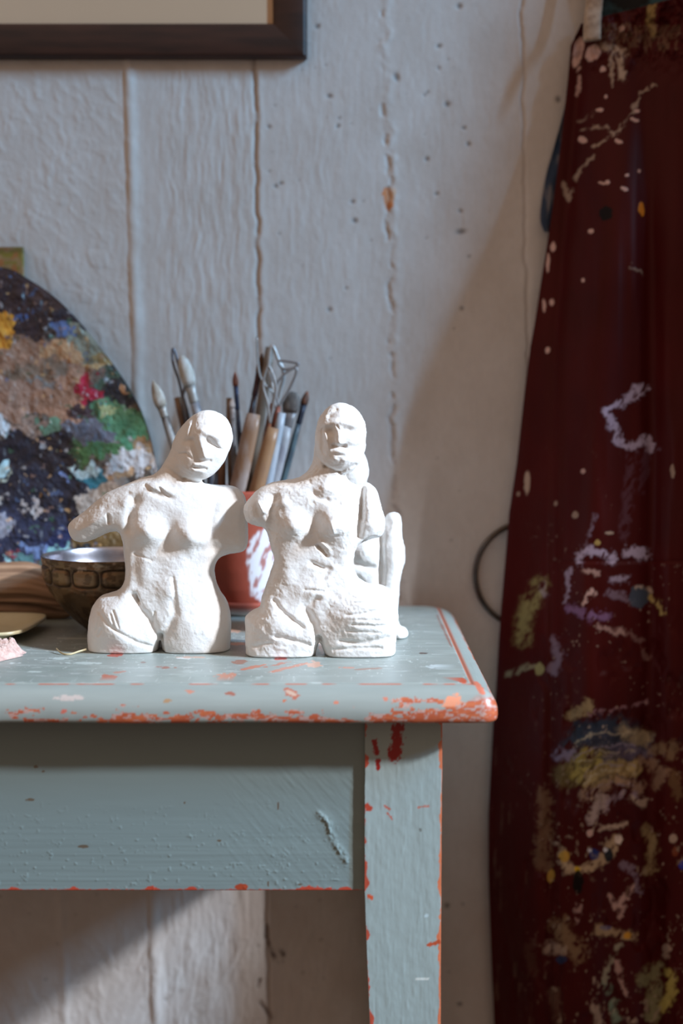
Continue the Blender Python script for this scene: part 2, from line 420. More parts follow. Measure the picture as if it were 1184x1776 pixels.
    for cx, cy, rx, ry, an, c in [(505, 1202, 15, 7, 25, (170, 88, 62)), (290, 1215, 7, 4, 0, (160, 120, 80)), (785, 1216, 17, 10, -25, (222, 138, 100)), (583, 1218, 5, 3, 0, (200, 110, 80)), (668, 1212, 4, 2.5, 0, (196, 110, 84)),
                                  (120, 1210, 22, 5, 0, (188, 172, 164)), (110, 1233, 5, 4, 0, (196, 90, 70)), (832, 1195, 5, 14, -40, (196, 100, 70)), (330, 1199, 10, 3, 0, (190, 120, 96)), (400, 1203, 9, 3, 0, (150, 80, 60))]:
        lay(col, sstep(1.2, .8, eblob(PX, PY, cx, cy, rx, ry, an)+1.3*fbm(PX/7, PY/3, 0, 67, 5))*.85, c)
    lay(col, sstep(1.1, .7, eblob(PX, PY, 505, 1202, 10, 3.5, 25)+.4*fbm(PX/6, PY/4, 0, 67))*.8, (190, 168, 150))
    V1 = np.stack([X, Y, Z], -1).reshape(-1, 3); F1 = gridF(n, k, wrap=True)
    # flat field of the board
    xs = np.concatenate([np.linspace(TX0+.04, -.30, 20)[:-1], np.linspace(-.30, TX1-.04, 620)]); ys = np.linspace(TY0+.04, TY1-.04, 380)
    # ring interior between 20 mm and 40 mm is inside V1
    X, Y = np.meshgrid(xs, ys, indexing='ij'); Z = TOP+np.zeros_like(X)
    PX, PY = proj(X, Y, Z)
    c2 = field_colour(PX, PY, X, Y)
    V2 = np.stack([X, Y, Z], -1).reshape(-1, 3); F2 = gridF(len(xs), len(ys), off=len(V1))
    ringm = (pr[:, 0] >= .0195)[None, :] & (pr[:, 1] > -.001)[None, :]
    PX1, PY1 = proj(V1[:, 0], V1[:, 1], V1[:, 2])
    fc = field_colour(PX1, PY1, V1[:, 0], V1[:, 1]).reshape(n, k, 3)
    col = np.where(ringm[..., None], fc, col)
    mm = mat('worn_green_table_paint', rough=.38, attr=True, bump=.22, bscale=90, stretch=(.35, 1, 1), bdist=.0006, spec=.5)
    mesh('table_top', np.concatenate([V1, V2]), np.concatenate([F1, F2]), mm, root, col=np.concatenate([col.reshape(-1, 3), c2.reshape(-1, 3)]))
def field_colour(PX, PY, X, Y):
    col = np.tile(srgb(*GREEN), (*np.shape(PX), 1))*(1+.07*fbm(X*14, Y*60, 0, 70)[..., None])
    lay(col, sstep(.05, .42, fbm(X*45, Y*160, 0, 71))*.35, (166, 176, 170))
    lay(col, sstep(.1, .5, fbm(X*12, Y*30, 0, 76))*.35, (118, 132, 124)); lay(col, sstep(.42, .5, fbm(X*60, Y*420, 0, 77, 3))*.5, (196, 202, 198))
    lay(col, sstep(2.0, .6, segdist(PX, PY, [(100, 1107), (275, 1108)]))*.55, (196, 200, 188))  # pale line: glint of a crack put into the colour
    marks = [(190, 1174, 13, 4, 8, (178, 92, 66)), (205, 1166, 12, 2, -8, (170, 110, 90)), (285, 1157, 17, 3, 2, (150, 92, 76)), (245, 1149, 6, 1.6, 0, (120, 84, 70)),
             (415, 1148, 15, 3.5, 0, (150, 106, 88)), (435, 1158, 22, 2.4, -12, (186, 110, 84)), (500, 1158, 38, 2.2, -14, (190, 118, 92)), (482, 1152, 22, 1.8, -12, (176, 104, 80)),
             (545, 1152, 14, 5, -6, (206, 156, 132)), (392, 1172, 18, 4, -4, (196, 130, 104)), (410, 1117, 24, 2.6, 0, (206, 160, 138)), (405, 1095, 12, 3, 0, (206, 170, 150)),
             (735, 1133, 9, 1.6, 0, (80, 60, 54)), (320, 1141, 13, 1.5, 0, (226, 228, 228)), (200, 1136, 12, 3, 0, (168, 66, 48)), (330, 1140, 24, 1.5, 0, (186, 150, 130)), (487, 1142, 10, 3, 0, (160, 50, 40)),
             (560, 1120, 8, 12, 0, (214, 170, 150)), (640, 1160, 22, 1.4, -3, (150, 110, 92)), (600, 1158, 12, 1.5, 0, (190, 130, 110)), (765, 1157, 22, 3.5, 2, (186, 196, 196)),
             (150, 1150, 30, 2, 0, (184, 194, 190)), (100, 1142, 18, 2, 0, (190, 200, 196)), (60, 1165, 14, 1.4, 0, (186, 196, 190)), (24, 1150, 10, 1.3, 0, (196, 204, 200))]
    for cx, cy, rx, ry, an, c in marks:
        lay(col, sstep(1.25, .75, eblob(PX, PY, cx, cy, rx, ry, an)+1.7*fbm(PX/9, PY/3, 0, 72, 5))*.85, c)
    lay(col, sstep(.50, .56, fbm(PX/5, PY/2.2, 0, 73))*.6, (204, 210, 206))
    # corner of the scribed border and the worn side line
    lay(col, sstep(1.2, .7, eblob(PX, PY, 800, 1180, 12, 5, 30)+.7*fbm(PX/6, PY/4, 0, 74)), (182, 84, 58))
    lay(col, sstep(2.6, 1., segdist(PX, PY, [(758, 1068), (782, 1120)])+2*fbm(PX/5, PY/8, 0, 75))*.8, (140, 96, 84))
    return col

def build_table():
    root = thing('table', 'worn grey-green painted wooden table with orange chipped edges', 'table', (TX0+.45, 1.2, 0))
    build_top(root)
    m = mat('apron_paint', rough=.42, attr=True, bump=.35, bscale=60, stretch=(.12, 1, 1), bdist=.0008)
    ml = mat('leg_paint', rough=.42, attr=True, bump=.4, bscale=70, stretch=(1, 1, .3), bdist=.0006)
    # front apron board: fine relief on the face towards the viewer
    AY = 1.0285; z1 = TOP-.0262; z0 = float(at(0, 1544, AY)[1])
    xs = np.concatenate([np.linspace(-.76, -.31, 12)[:-1], np.linspace(-.31, .022, 520)]); zs = np.linspace(z0, z1, 240)
    X, Z = np.meshgrid(xs, zs, indexing='ij'); PX, PY = proj(X, AY, Z)
    H = .12*fbm(X*9, Z*420, 0, 80, 3)*sstep(z0+.07, z0+.01, Z) + .10*fbm(X*300+Z*260, Z*60-X*40, 0, 81, 3)*sstep(330, 470, PX)
    H += .22*np.clip(fbm(X*330, Z*330, 0, 82, 2)-.33, 0, 1)*4*sstep(z0+.085, z0+.02, Z)
    dr = segdist(PX, PY, [(552, 1412), (568, 1425), (574, 1448), (586, 1470), (597, 1488), (600, 1492)])
    H += .9*np.exp(-(dr/5)**2)*(.5+1.2*fbm(PX/6, PY/7, 0, 83)) + .3*np.exp(-(dr/9)**2)
    col = np.tile(srgb(120, 136, 136), (*X.shape, 1))*(1+.05*fbm(X*10, Z*80, 0, 84)[..., None])
    e = (Z-z0)*1000
    mch = sstep(.0, 1.2, -e+1.2+5.5*np.clip(fbm(PX/22, 3, 0, 85, 4)-.06, 0, 1)+1.2*fbm(PX/5, PY/5, 0, 86)); lay(col, mch*.95, (178, 62, 38))
    lay(col, sstep(1.2, .7, eblob(PX, PY, 419, 1538, 12, 6)+.7*fbm(PX/5, PY/5, 0, 87)), (160, 66, 40))
    for cx, cy, rx, ry in [(62, 1330, 4, 3), (75, 1338, 3, 2), (52, 1387, 8, 2.5), (145, 1468, 10, 3), (380, 1458, 4, 2), (320, 1392, 2, 2), (482, 1398, 1.5, 7), (465, 1533, 1.5, 5), (520, 1534, 4, 2)]:
        lay(col, sstep(1.2, .7, eblob(PX, PY, cx, cy, rx, ry)+.6*fbm(PX/3, PY/3, 0, 88))*.8, (92, 70, 46))
    front = np.stack([X, AY-H*.001, Z], -1); back = np.stack([X, X*0+AY+.02, Z], -1)
    V, F = sheet(front, back)
    mesh('apron_board', V, F, m, root, col=np.concatenate([col.reshape(-1, 3)]*2))
    V, F = box(.045, .065, 1.04, 1.38, z0, z1, .001)
    mesh('side_apron_board', V, F, mat('plain_green', GREEN, .45, color2=(128, 146, 141), scale=12), root, False)
    V, F = box(-.76, .05, 1.378, 1.396, z0, z1, .001)
    mesh('back_apron_board', V, F, bpy.data.materials['plain_green'], root, False)
    # legs, each tapering on its inner side
    def leg(xi, xo, yf, yb, name='leg', fine=False, ybi=None):
        zt = TOP-.0262
        zs_ = np.concatenate([np.linspace(0, .42, 10)[:-1], np.linspace(.42, zt, 330 if fine else 12)])
        # cross-section ring: rounded square
        nf = 90 if fine else 6; b = .0018
        ring = []
        def seg(p, q, n): 
            for k in range(n): ring.append((p[0]+(q[0]-p[0])*k/n, p[1]+(q[1]-p[1])*k/n))
        seg((0+b, 0), (1-b, 0), nf); seg((1, 0+b), (1, 1-b), 24 if fine else 6); seg((1-b, 1), (0+b, 1), 6); seg((0, 1-b), (0, 0+b), 8)
        R = np.array(ring); 
        U, Zz = np.meshgrid(R[:, 0], zs_, indexing='ij'); W, _ = np.meshgrid(R[:, 1], zs_, indexing='ij')
        tap = np.clip((z0-Zz)/z0, 0, 1)
        xin = xi+(xo-xi)*.40*tap; xout = xo-0*tap
        # rounded corners
        cu, cw = np.abs(U-.5)*2, np.abs(W-.5)*2
        X = xin+(xout-xin)*U; Y = yf+(yb-yf)*W
        r = .0016
        near = (U < .01) | (U > .99)
        X += .0003*fbm(Zz*60, Y*50, 0, 90)*near
        PX, PY = proj(X, Y, Zz)
        col = np.tile(srgb(149, 164, 163), (*X.shape, 1))*(1+.05*fbm(X*90, Zz*12, 0, 91)[..., None])
        if fine:
            face = W < .02
            H = (.09*fbm(X*330, Zz*34+X*40, 0, 92, 3)+.16*fbm(X*160, Zz*110, 0, 97, 4)+.25*np.clip(fbm(X*260, Zz*60, 0, 93, 2)-.2, 0, 1))*face
            dl = (X-xin)*1000; drr = (xout-X)*1000; wv = fbm(PY/24, 1, 0, 94, 4); wv2 = fbm(PY/30, 5, 0, 95, 4)
            worn = sstep(.3, -.3, drr-.3-5.0*np.clip(wv, 0, 1)-1.6*sstep(1400, 1560, PY)*(.5+wv2))
            worn = np.maximum(worn*(U > .5), (U > .985)*sstep(-.2, .1, wv2+.3*sstep(1350, 1600, PY)))
            worn2 = sstep(.4, -.4, dl+.5-6.5*np.clip(wv2-.04, 0, 1))*(U < .5)
            lay(col, np.clip(worn, 0, 1)*.95, (206, 112, 72)); worn2 = worn2*(W < .04)
            lay(col, np.clip(worn2, 0, 1)*.95, (178, 68, 42))
            for pts, w0, c in [([(688, 1262), (690, 1280), (687, 1300), (682, 1312)], 12, (140, 22, 18)), ([(650, 1286), (653, 1305)], 6, (140, 22, 18)), ([(655, 1318), (656, 1333)], 4.5, (140, 22, 18)),
                               ([(741, 1639), (762, 1634)], 4, (176, 78, 48)), ([(722, 1698), (742, 1698)], 2.5, (196, 204, 200)), ([(636, 1398), (640, 1402)], 6, (170, 66, 48)), ([(640, 1555), (643, 1556)], 5, (196, 84, 50)),
                               ([(667, 1398), (675, 1403)], 3, (176, 96, 80)), ([(672, 1410), (680, 1421)], 2.2, (176, 96, 80)), ([(725, 1400), (742, 1398)], 2.5, (170, 116, 104)), ([(728, 1438), (729, 1440)], 3, (110, 116, 112)), ([(738, 1588), (741, 1588)], 3, (176, 196, 200))]:
                dd = segdist(PX, PY, pts); lay(col, face*sstep(w0, w0*.6, dd+w0*.7*fbm(PX/5, PY/5, 0, 96)), c)
            Y = Y-H*.001
        V = np.stack([X, Y, Zz], -1); n, k = X.shape
        Vv = V.reshape(-1, 3); Ff = gridF(n, k, wrap=True)
        o = mesh(name, Vv, Ff, ml, root, col=col)
        o.data.polygons.foreach_set('use_smooth', [True]*len(o.data.polygons))
        md = o.modifiers.new('edges', 'EDGE_SPLIT'); md.split_angle = math.radians(50)
    leg(.0172, .0738, 1.0245, 1.08, fine=True)
    leg(.0270, .0738, 1.362, 1.404)
    leg(-.705, -.7616, 1.0245, 1.08); leg(-.705, -.7616, 1.362, 1.404)
build_table()

# ------------------------------------------------------------------ clay figures
def clay_figure(name, label, outline, yc, feats, extra, seed, Hm, rough, h=.00075, group=None, lean=0., back=.85, face=()):
    """outline: front silhouette; thickness grows from it everywhere, then modelled forms are added on the front"""
    out = spline(outline, 5)
    W = [tuple(float(v) for v in at(a, b, yc)) for a, b in out]
    xs_ = [w[0] for w in W]; x0, x1 = min(xs_)-.006, max(xs_)+.006; z0, z1 = TOP-.012, max(w[1] for w in W)+.006
    gx = np.arange(x0, x1, h); gz = np.arange(z0, z1, h); gy = np.arange(yc-Hm*1.5-.02, yc+Hm*1.15+.006, h)
    X, Z = np.meshgrid(gx, gz, indexing='ij')
    d = segdist(X, Z, W+[W[0]]); ins = inpoly(X, Z, W); sd = np.where(ins, d, -d)
    # membrane over the silhouette on a coarser grid
    st = 2; I = ins[::st, ::st]; hh = h*st; u = np.where(I, d[::st, ::st]*.03, 0)
    rhs = 2*hh*hh
    for it in range(2600):
        v = .25*(np.roll(u, 1, 0)+np.roll(u, -1, 0)+np.roll(u, 1, 1)+np.roll(u, -1, 1)+rhs*1.0)
        v[:, 0] = v[:, 1]
        u = np.where(I, v, 0)
    dc = d[::st, ::st]
    w = (I & (dc > hh*1.2)).astype(float); ratio = np.where(w > 0, u/np.maximum(dc, hh), 0)
    for it in range(14):
        num = sum(np.roll(ratio*w, s, a) for a in (0, 1) for s in (1, -1))+ratio*w*2
        den = sum(np.roll(w, s, a) for a in (0, 1) for s in (1, -1))+w*2
        ratio = num/np.maximum(den, 1e-9); w = np.minimum(den/6, 1)*.999+1e-9*(den > 0)
    ratio = np.where(ratio <= 0, .012, ratio)
    i2 = np.clip(np.arange(len(gx))/st, 0, ratio.shape[0]-1.001); j2 = np.clip(np.arange(len(gz))/st, 0, ratio.shape[1]-1.001)
    ia, ja = i2.astype(int), j2.astype(int); fa, fb = (i2-ia)[:, None], (j2-ja)[None, :]
    R = ratio[ia][:, ja]*(1-fa)*(1-fb)+ratio[ia+1][:, ja]*fa*(1-fb)+ratio[ia][:, ja+1]*(1-fa)*fb+ratio[ia+1][:, ja+1]*fa*fb
    U = R*sd; U = np.where(U > 0, U/np.sqrt(1+(np.maximum(U, 0)/(Hm*Hm))**2), U)
    PX, PY = proj(X, yc-Hm*.6, Z)
    D = np.zeros_like(X)
    for f in feats:
        k = f[0]
        if k == 'b':   # bump: cx, cy, rx, ry, ang, mm
            D += f[6]*.001*np.exp(-eblob(PX, PY, f[1], f[2], f[3], f[4], f[5]))
        elif k == 'g':  # groove: points, width px, mm
            dd = segdist(PX+1.5*fbm(PX/12, PY/12, 0, seed), PY+1.5*fbm(PX/12, PY/12, 0, seed+1), f[1]); D += f[3]*.001*np.exp(-(dd/f[2])**2)
        elif k == 'p':  # raised plateau with soft rim: cx, cy, rx, ry, ang, mm
            D += f[6]*.001*sstep(1.25, .75, eblob(PX, PY, f[1], f[2], f[3], f[4], f[5]))
    edgefade = sstep(0, .004, sd); D = D*np.clip(edgefade, 0, 1)
    Y3 = gy[None, :, None]; yy = Y3-yc-lean*(Z[:, None, :]-TOP)
    q = np.where(yy < 0, np.maximum(-yy-D[:, None, :], 0), yy/back)
    U3 = U[:, None, :]
    Fv = (q*q-U3)/(2*np.sqrt(q*q+np.maximum(U3, 0))+.004)
    X3, Z3 = X[:, None, :], Z[:, None, :]
    for e in extra:   # ellipsoid: px, py, dy, rx, ry(depth), rz (mm), tilt, blend mm
        cx, cz = at(e[0], e[1], yc+e[2]*.001); a = math.radians(e[6])
        dx, dz = X3-cx, Z3-cz; ux = dx*math.cos(a)+dz*math.sin(a); uz = -dx*math.sin(a)+dz*math.cos(a)
        kx, ky, kz = e[3]*.001, e[4]*.001, e[5]*.001
        k0 = np.sqrt((ux/kx)**2+((Y3-yc-e[2]*.001)/ky)**2+(uz/kz)**2); k1 = np.sqrt((ux/kx**2)**2+((Y3-yc-e[2]*.001)/ky**2)**2+(uz/kz**2)**2)
        s = k0*(k0-1)/np.maximum(k1, 1e-6)
        if e[7] > 0: Fv = smin(Fv, s, e[7]*.001)
        else: Fv = -smin(-Fv, s, -e[7]*.001)
    # pressed flat onto the table
    Fv = -smin(-Fv, -(TOP+.0002-Z3)+0*Fv, .0015)
    V, F = surface_nets(Fv, (gx[0], gy[0], gz[0]), h)
    N = vnormals(V, F)
    x, y, z = V[:, 0]*1000, V[:, 1]*1000, V[:, 2]*1000
    n1 = fbm(x/11, y/11, z/11, seed+3, 3); n2 = fbm(x/4.5+n1, y/4.5, z/3.2, seed+4, 3)
    n3 = fbm((x+.5*z)/1.9, y/2.2, (z-.5*x)/6+2*n1, seed+5, 2)
    rid = 1-np.abs(fbm(x/7+2*n1, y/7, z/6, seed+6, 2))*4; rid = np.clip(rid, 0, 1)**3
    mask = sstep(-.2, .35, fbm(x/18, y/18, z/18, seed+9, 2)+.12)
    disp = rough*(.75*n1+(.40*n2+.16*n3-.22*rid)*(.35+.65*mask))
    low = sstep(0, 3, z-TOP*1000)
    V = V+N*(disp*low*.001)[:, None]
    # pressed and pinched details of the face
    if face:
        QX, QY = proj(V[:, 0], V[:, 1], V[:, 2]); wob = 1.2*fbm(QX/7, QY/7, 0, seed+20)
        D2 = np.zeros(len(V)); 
        for f in face:
            if f[0] == 'l':   # ridge or groove along a line, from one height to another
                (ax, ay), (bx, by) = f[1], f[2]; t = np.clip(((QX-ax)*(bx-ax)+(QY-ay)*(by-ay))/((bx-ax)**2+(by-ay)**2), 0, 1)
                D2 += (f[4]+(f[5]-f[4])*t)*np.exp(-((np.hypot(QX-ax-t*(bx-ax), QY-ay-t*(by-ay))+wob*.4)/f[3])**2)
            else: D2 += f[6]*np.exp(-eblob(QX+wob, QY, f[1], f[2], f[3], f[4], f[5]))
        V[:, 1] -= D2*.001*sstep(.25, -.25, N[:, 1])*(V[:, 2] > TOP+.004)
    V[:, 2] = np.maximum(V[:, 2], TOP+.0002)
    base = (float(V[:, 0].mean()), yc, TOP)
    root_loc = Vector(base); V = V-np.array(base)
    o = mesh(name, V, F, MCLAY)
    o.location = root_loc
    tag(o, label, 'sculpture', group)
    return o
MCLAY = mat('white_air_dry_clay', (233, 231, 228), .58, color2=(224, 221, 217), scale=25, bump=.38, bscale=520, bdist=.0007, spec=.35)

FIG1 = [(367, 713), (384, 720), (397, 736), (403.5, 755), (400, 776), (390, 792), (375, 809), (359, 823), (350, 831), (353, 838), (376, 841), (399, 842), (414, 848), (425, 861), (429, 881), (430, 910), (430, 938), (424, 954), (410, 958.6), (393, 961.5),
        (379, 970), (372, 984), (373, 1002), (380, 1022), (393, 1042), (399, 1062), (401, 1082), (400, 1105), (399, 1125), (397, 1160), (340, 1165), (290, 1160), (283, 1130), (280, 1108), (275, 1130), (268, 1160), (220, 1165), (158, 1160),
        (154, 1125), (153, 1096), (156, 1068), (163, 1047), (175, 1033), (191, 1027.5), (206, 1022), (216, 1008), (218, 984), (216, 961), (213, 938), (206, 922), (186, 925), (166, 934), (146, 941), (129, 937), (120, 925), (118.5, 911), (126, 901),
        (146, 887), (166, 870), (187, 854), (215, 841), (243, 829), (269, 821), (284, 803), (295, 783), (301, 763), (312, 743), (330, 724), (347, 715)]
clay_figure('clay_figure', 'white clay torso with tilted head and outstretched arm stump, in front of the bowl', FIG1, 1.155,
    [('b', 259, 918, 24, 20, 0, 9.5), ('b', 332, 923, 28, 25, 0, 9), ('b', 408, 900, 24, 60, 0, -6), ('b', 392, 1060, 18, 60, 0, -3), ('b', 337, 936, 15, 14, 0, 1.5), ('b', 262, 930, 15, 12, 0, 1), ('b', 296, 925, 13, 28, 0, -2.2), ('b', 300, 880, 60, 30, 0, 2.0),
     ('b', 265, 845, 16, 8, -20, 2.6), ('b', 287, 848, 18, 7, 20, 1.8), ('g', [(252, 846), (275, 856), (300, 862)], 5, -1.2), ('g', [(236, 868), (228, 890), (226, 915)], 9, -3.4), ('b', 222, 870, 14, 14, 0, 1.5),
     ('g', [(238, 955), (236, 985), (240, 1010)], 10, -1.4), ('b', 250, 985, 18, 26, 0, 1.2), ('b', 310, 985, 26, 40, 0, 2.0), ('b', 296, 1020, 30, 26, 0, 3.2),
     ('g', [(232, 1030), (243, 1050), (262, 1073), (276, 1100)], 7, -3.2), ('g', [(302, 1040), (306, 1060), (296, 1085), (284, 1105)], 8, -1.8), ('g', [(281, 1100), (280, 1140)], 4.5, -9),
     ('b', 205, 1068, 36, 34, 10, 7.0), ('b', 215, 1105, 40, 20, 10, 4.0), ('b', 330, 1085, 40, 40, 0, 5.0), ('g', [(175, 1060), (200, 1085), (240, 1110), (262, 1118)], 3.2, -1.5), ('g', [(238, 1028), (241, 1040)], 3, -3.5),
     ('g', [(196, 1062), (205, 1088)], 2, -1.1), ('g', [(180, 1088), (172, 1100)], 2, -1.1), ('g', [(270, 1060), (268, 1078)], 2, -1.1), ('g', [(345, 950), (380, 948)], 9, -1.4),
     ('g', [(180, 880), (200, 868), (225, 856)], 4, -1.0), ('g', [(188, 893), (190, 906)], 2.4, -1.6), ('b', 165, 905, 26, 12, -32, 2.4), ('b', 400, 870, 22, 22, 0, 2.0), ('g', [(376, 860), (366, 900), (372, 950)], 9, -1.8),
     ('g', [(303, 1000), (305, 1035)], 3, -.9)],
    [(353, 772, -11, 20.5, 18, 28, -19, 6), (364, 752, -14, 17.5, 15, 17, -19, 5), (345, 800, -16, 12.5, 12, 14, -19, 5)],
    100, .0235, .72, face=[('l', (345, 757), (356, 791), 6.2, .8, 3.9), ('l', (346, 800), (364, 799), 3, -2.2, -1.2), ('l', (333, 764), (342, 797), 5, -2.4, -2.0), ('l', (361, 764), (375, 776), 5.5, -2.4, -2.0), ('l', (358, 767), (386, 780), 1.5, -.9, -.7),
     ('l', (350, 748), (380, 760), 6, 1.4, 1.4), ('b', 324, 764, 9, 7, 0, -1.8), ('l', (309, 787), (322, 786), 1.9, -1.2, -1.2), ('l', (322, 786), (332, 795), 1.9, -1.3, -.8), ('l', (337, 811), (357, 813), 2, -1.7, -1.4), ('l', (338, 806), (355, 807), 3, 1.0, .8), ('l', (338, 817), (352, 819), 3.5, 1.3, 1.0),
     ('b', 380, 792, 14, 12, 0, 1.5), ('l', (328, 735), (322, 760), 5, 1.6, .8), ('l', (336, 725), (330, 752), 3, -1.2, -1.2), ('l', (288, 812), (318, 832), 4, -1.0, -2.2), ('l', (318, 832), (347, 836), 3.5, -2.4, -2.6), ('l', (300, 800), (330, 818), 8, .8, .5),
     ('l', (237, 1035), (243, 1047), 2, -2.2, -1.5), ('l', (196, 1060), (206, 1090), 1.8, -1.2, -.8), ('l', (172, 1072), (166, 1096), 2, -.8, -.5), ('l', (232, 960), (262, 972), 2, -.6, -.6), ('l', (188, 894), (190, 907), 2, -1.6, -1.2), ('l', (302, 1010), (307, 1050), 2.2, -.6, -.5), ('l', (252, 842), (262, 850), 2.5, -1.4, -1.0), ('l', (276, 846), (292, 862), 2.5, -1.2, -.6)])
FIG2 = [(584, 700), (601, 704), (618, 716), (632, 732), (634.5, 752), (630, 775), (622, 795), (612, 807), (602, 817), (600, 826), (606, 834), (618, 840), (638, 837.5), (652, 848), (659, 867), (664, 887), (669, 904), (666, 921), (656, 933), (638, 939), (622, 944),
        (615, 957), (613, 979), (620, 999), (636, 1010), (658, 1014), (673, 1022), (683, 1039), (689, 1058), (690, 1082), (687, 1108), (685, 1130), (683, 1165), (640, 1170), (575, 1165), (563, 1132), (554, 1112), (548, 1130), (545, 1165), (500, 1172), (432, 1165),
        (426, 1130), (424.5, 1100), (424.5, 1082), (427, 1068), (440, 1058), (452, 1050), (454.5, 1033), (462, 1010), (471, 986), (475, 967), (469, 944), (464, 925), (456, 914), (443, 911), (428, 905), (422, 888), (425, 874), (437, 858), (457, 842), (483, 834),
        (509, 831), (529, 821), (542, 801), (545, 775), (548, 746), (557, 723), (570, 706)]
clay_figure('clay_figure', 'white clay torso with upright head and two short arm stumps, in front of the pot', FIG2, 1.136,
    [('b', 510, 908, 21, 20, 0, 9), ('b', 583, 905, 25, 25, 0, 10), ('b', 583, 916, 15, 13, 0, 1.6), ('b', 513, 916, 12, 12, 0, 1.0), ('b', 547, 905, 14, 26, 0, -2.5), ('b', 545, 872, 50, 22, 0, 2),
     ('g', [(629, 848), (627, 870), (624, 900), (620, 930)], 6, -5.5), ('b', 645, 885, 14, 40, 0, 3.5), ('g', [(478, 865), (470, 890), (470, 920)], 8, -3.4), ('b', 448, 880, 14, 18, 0, 4),
     ('b', 568, 846, 14, 9, 0, 2.6), ('g', [(540, 850), (552, 862), (572, 868), (600, 862)], 5, -1.4), ('b', 492, 872, 14, 8, 20, 2.0), ('b', 600, 868, 14, 9, 0, 1.8),
     ('g', [(550, 945), (560, 955), (566, 962)], 3, -2.2), ('g', [(540, 975), (570, 985), (560, 1000)], 5, -1.6), ('b', 600, 950, 18, 24, 0, 2.4), ('b', 545, 1020, 30, 28, 0, 3.5), ('b', 500, 985, 18, 30, 0, 1.4), ('g', [(550, 1035), (530, 1050), (545, 1080), (554, 1112)], 7, -3.2),
     ('b', 480, 1080, 40, 32, 0, 6.0), ('b', 625, 1065, 48, 38, 0, 8.0), ('b', 650, 1038, 26, 16, 0, 2.5), ('g', [(554, 1106), (553, 1150)], 5, -9), ('g', [(475, 1040), (495, 1062), (525, 1085)], 4, -2.2), ('g', [(590, 1108), (630, 1112), (670, 1104)], 5, -2.0),
     ('g', [(600, 1062), (640, 1058), (684, 1064)], 2.5, -1.0), ('g', [(610, 1078), (650, 1082), (684, 1080)], 2.5, -1.0), ('g', [(480, 1100), (510, 1108), (535, 1116)], 4, -1.6), ('g', [(440, 1120), (470, 1112)], 3, -1.2), ('g', [(530, 1020), (560, 1022)], 2.5, -1.0),
     ('g', [(578, 1125), (620, 1120), (660, 1122)], 3, -1.2)],
    [(590, 762, -11, 20, 18, 28, 0, 5), (593, 742, -14, 17.5, 15, 18, 0, 5), (588, 786, -15, 13, 12, 13, 0, 5), (438, 886, -24, 7, 8, 11, 15, -3), (646, 940, -8, 9, 12, 4, 0, -3)],
    200, .0235, 1.35, face=[('l', (585, 740), (588, 767), 6.5, 1.0, 4.8), ('l', (577, 774), (597, 774), 3.4, -3.2, -3.0), ('b', 572, 749, 8, 7, 0, -3.6), ('b', 604, 747, 10, 6, 0, -2.6), ('l', (564, 736), (582, 731), 5, 1.8, 1.4), ('l', (592, 732), (620, 738), 5, 1.2, 1.0),
     ('l', (582, 789), (596, 789), 2, -.7, -.6), ('b', 589, 784, 9, 4, 0, 1.4), ('b', 580, 797, 6, 5, 0, 1.4), ('b', 598, 799, 6, 5, 0, 1.2), ('b', 612, 765, 9, 9, 0, 1.2), ('l', (563, 752), (571, 778), 3, 2.0, 1.2), ('l', (558, 748), (560, 785), 4, -1.6, -1.4), ('l', (584, 738), (592, 752), 1.6, -1.4, -1.2),
     ('l', (552, 793), (564, 810), 3, -1.6, -2.6), ('l', (564, 810), (588, 819), 3, -2.8, -3.0), ('l', (588, 819), (616, 806), 3, -3.0, -1.6), ('l', (574, 706), (560, 730), 5, 1.4, 1.2), ('l', (583, 712), (570, 722), 3, -1.4, -1.0), ('l', (552, 948), (566, 962), 2.4, -2.2, -2.2), ('l', (556, 940), (570, 952), 2.6, 1.6, 1.2),
     ('l', (544, 978), (560, 986), 2, -1.6, -1.2), ('l', (628, 850), (625, 900), 3, -3.0, -3.0), ('l', (640, 1060), (686, 1058), 2, -.8, -.8), ('l', (612, 1046), (660, 1044), 2, -.7, -.7), ('l', (620, 1075), (680, 1078), 2, -.9, -.7), ('l', (600, 1095), (660, 1098), 2, -1.0, -.6), ('l', (448, 872), (455, 888), 2.5, 2.0, 1.4), ('l', (574, 908), (578, 924), 4, 2.0, 2.4)])
FIG3 = [(606, 790), (622, 792), (631, 806), (635, 830), (640, 860), (652, 885), (664, 900), (673, 890), (686, 888), (695, 896), (697, 912), (697, 930), (702, 952), (701, 975), (695, 1000), (692, 1030), (690, 1060), (692, 1080), (700, 1094), (703, 1101), (702, 1140), (560, 1140), (520, 1130),
        (515, 1080), (530, 1000), (545, 930), (560, 880), (575, 850), (582, 815), (592, 797)]
clay_figure('clay_figure', 'small white clay figure with drawn-up knee, half hidden behind the upright torso', FIG3, 1.232,
    [('g', [(662, 905), (660, 940), (661, 975), (660, 1010)], 5, -7), ('b', 684, 950, 12, 60, 0, 3.5), ('b', 630, 955, 22, 22, 0, 5), ('g', [(618, 975), (650, 985)], 6, -2.5), ('g', [(618, 1000), (655, 1040)], 5, -2)],
    [(605, 815, -10, 17, 16, 22, 0, 5), (690, 1098, -14, 9, 20, 6, 0, 6)], 300, .021, .9, h=.0011)

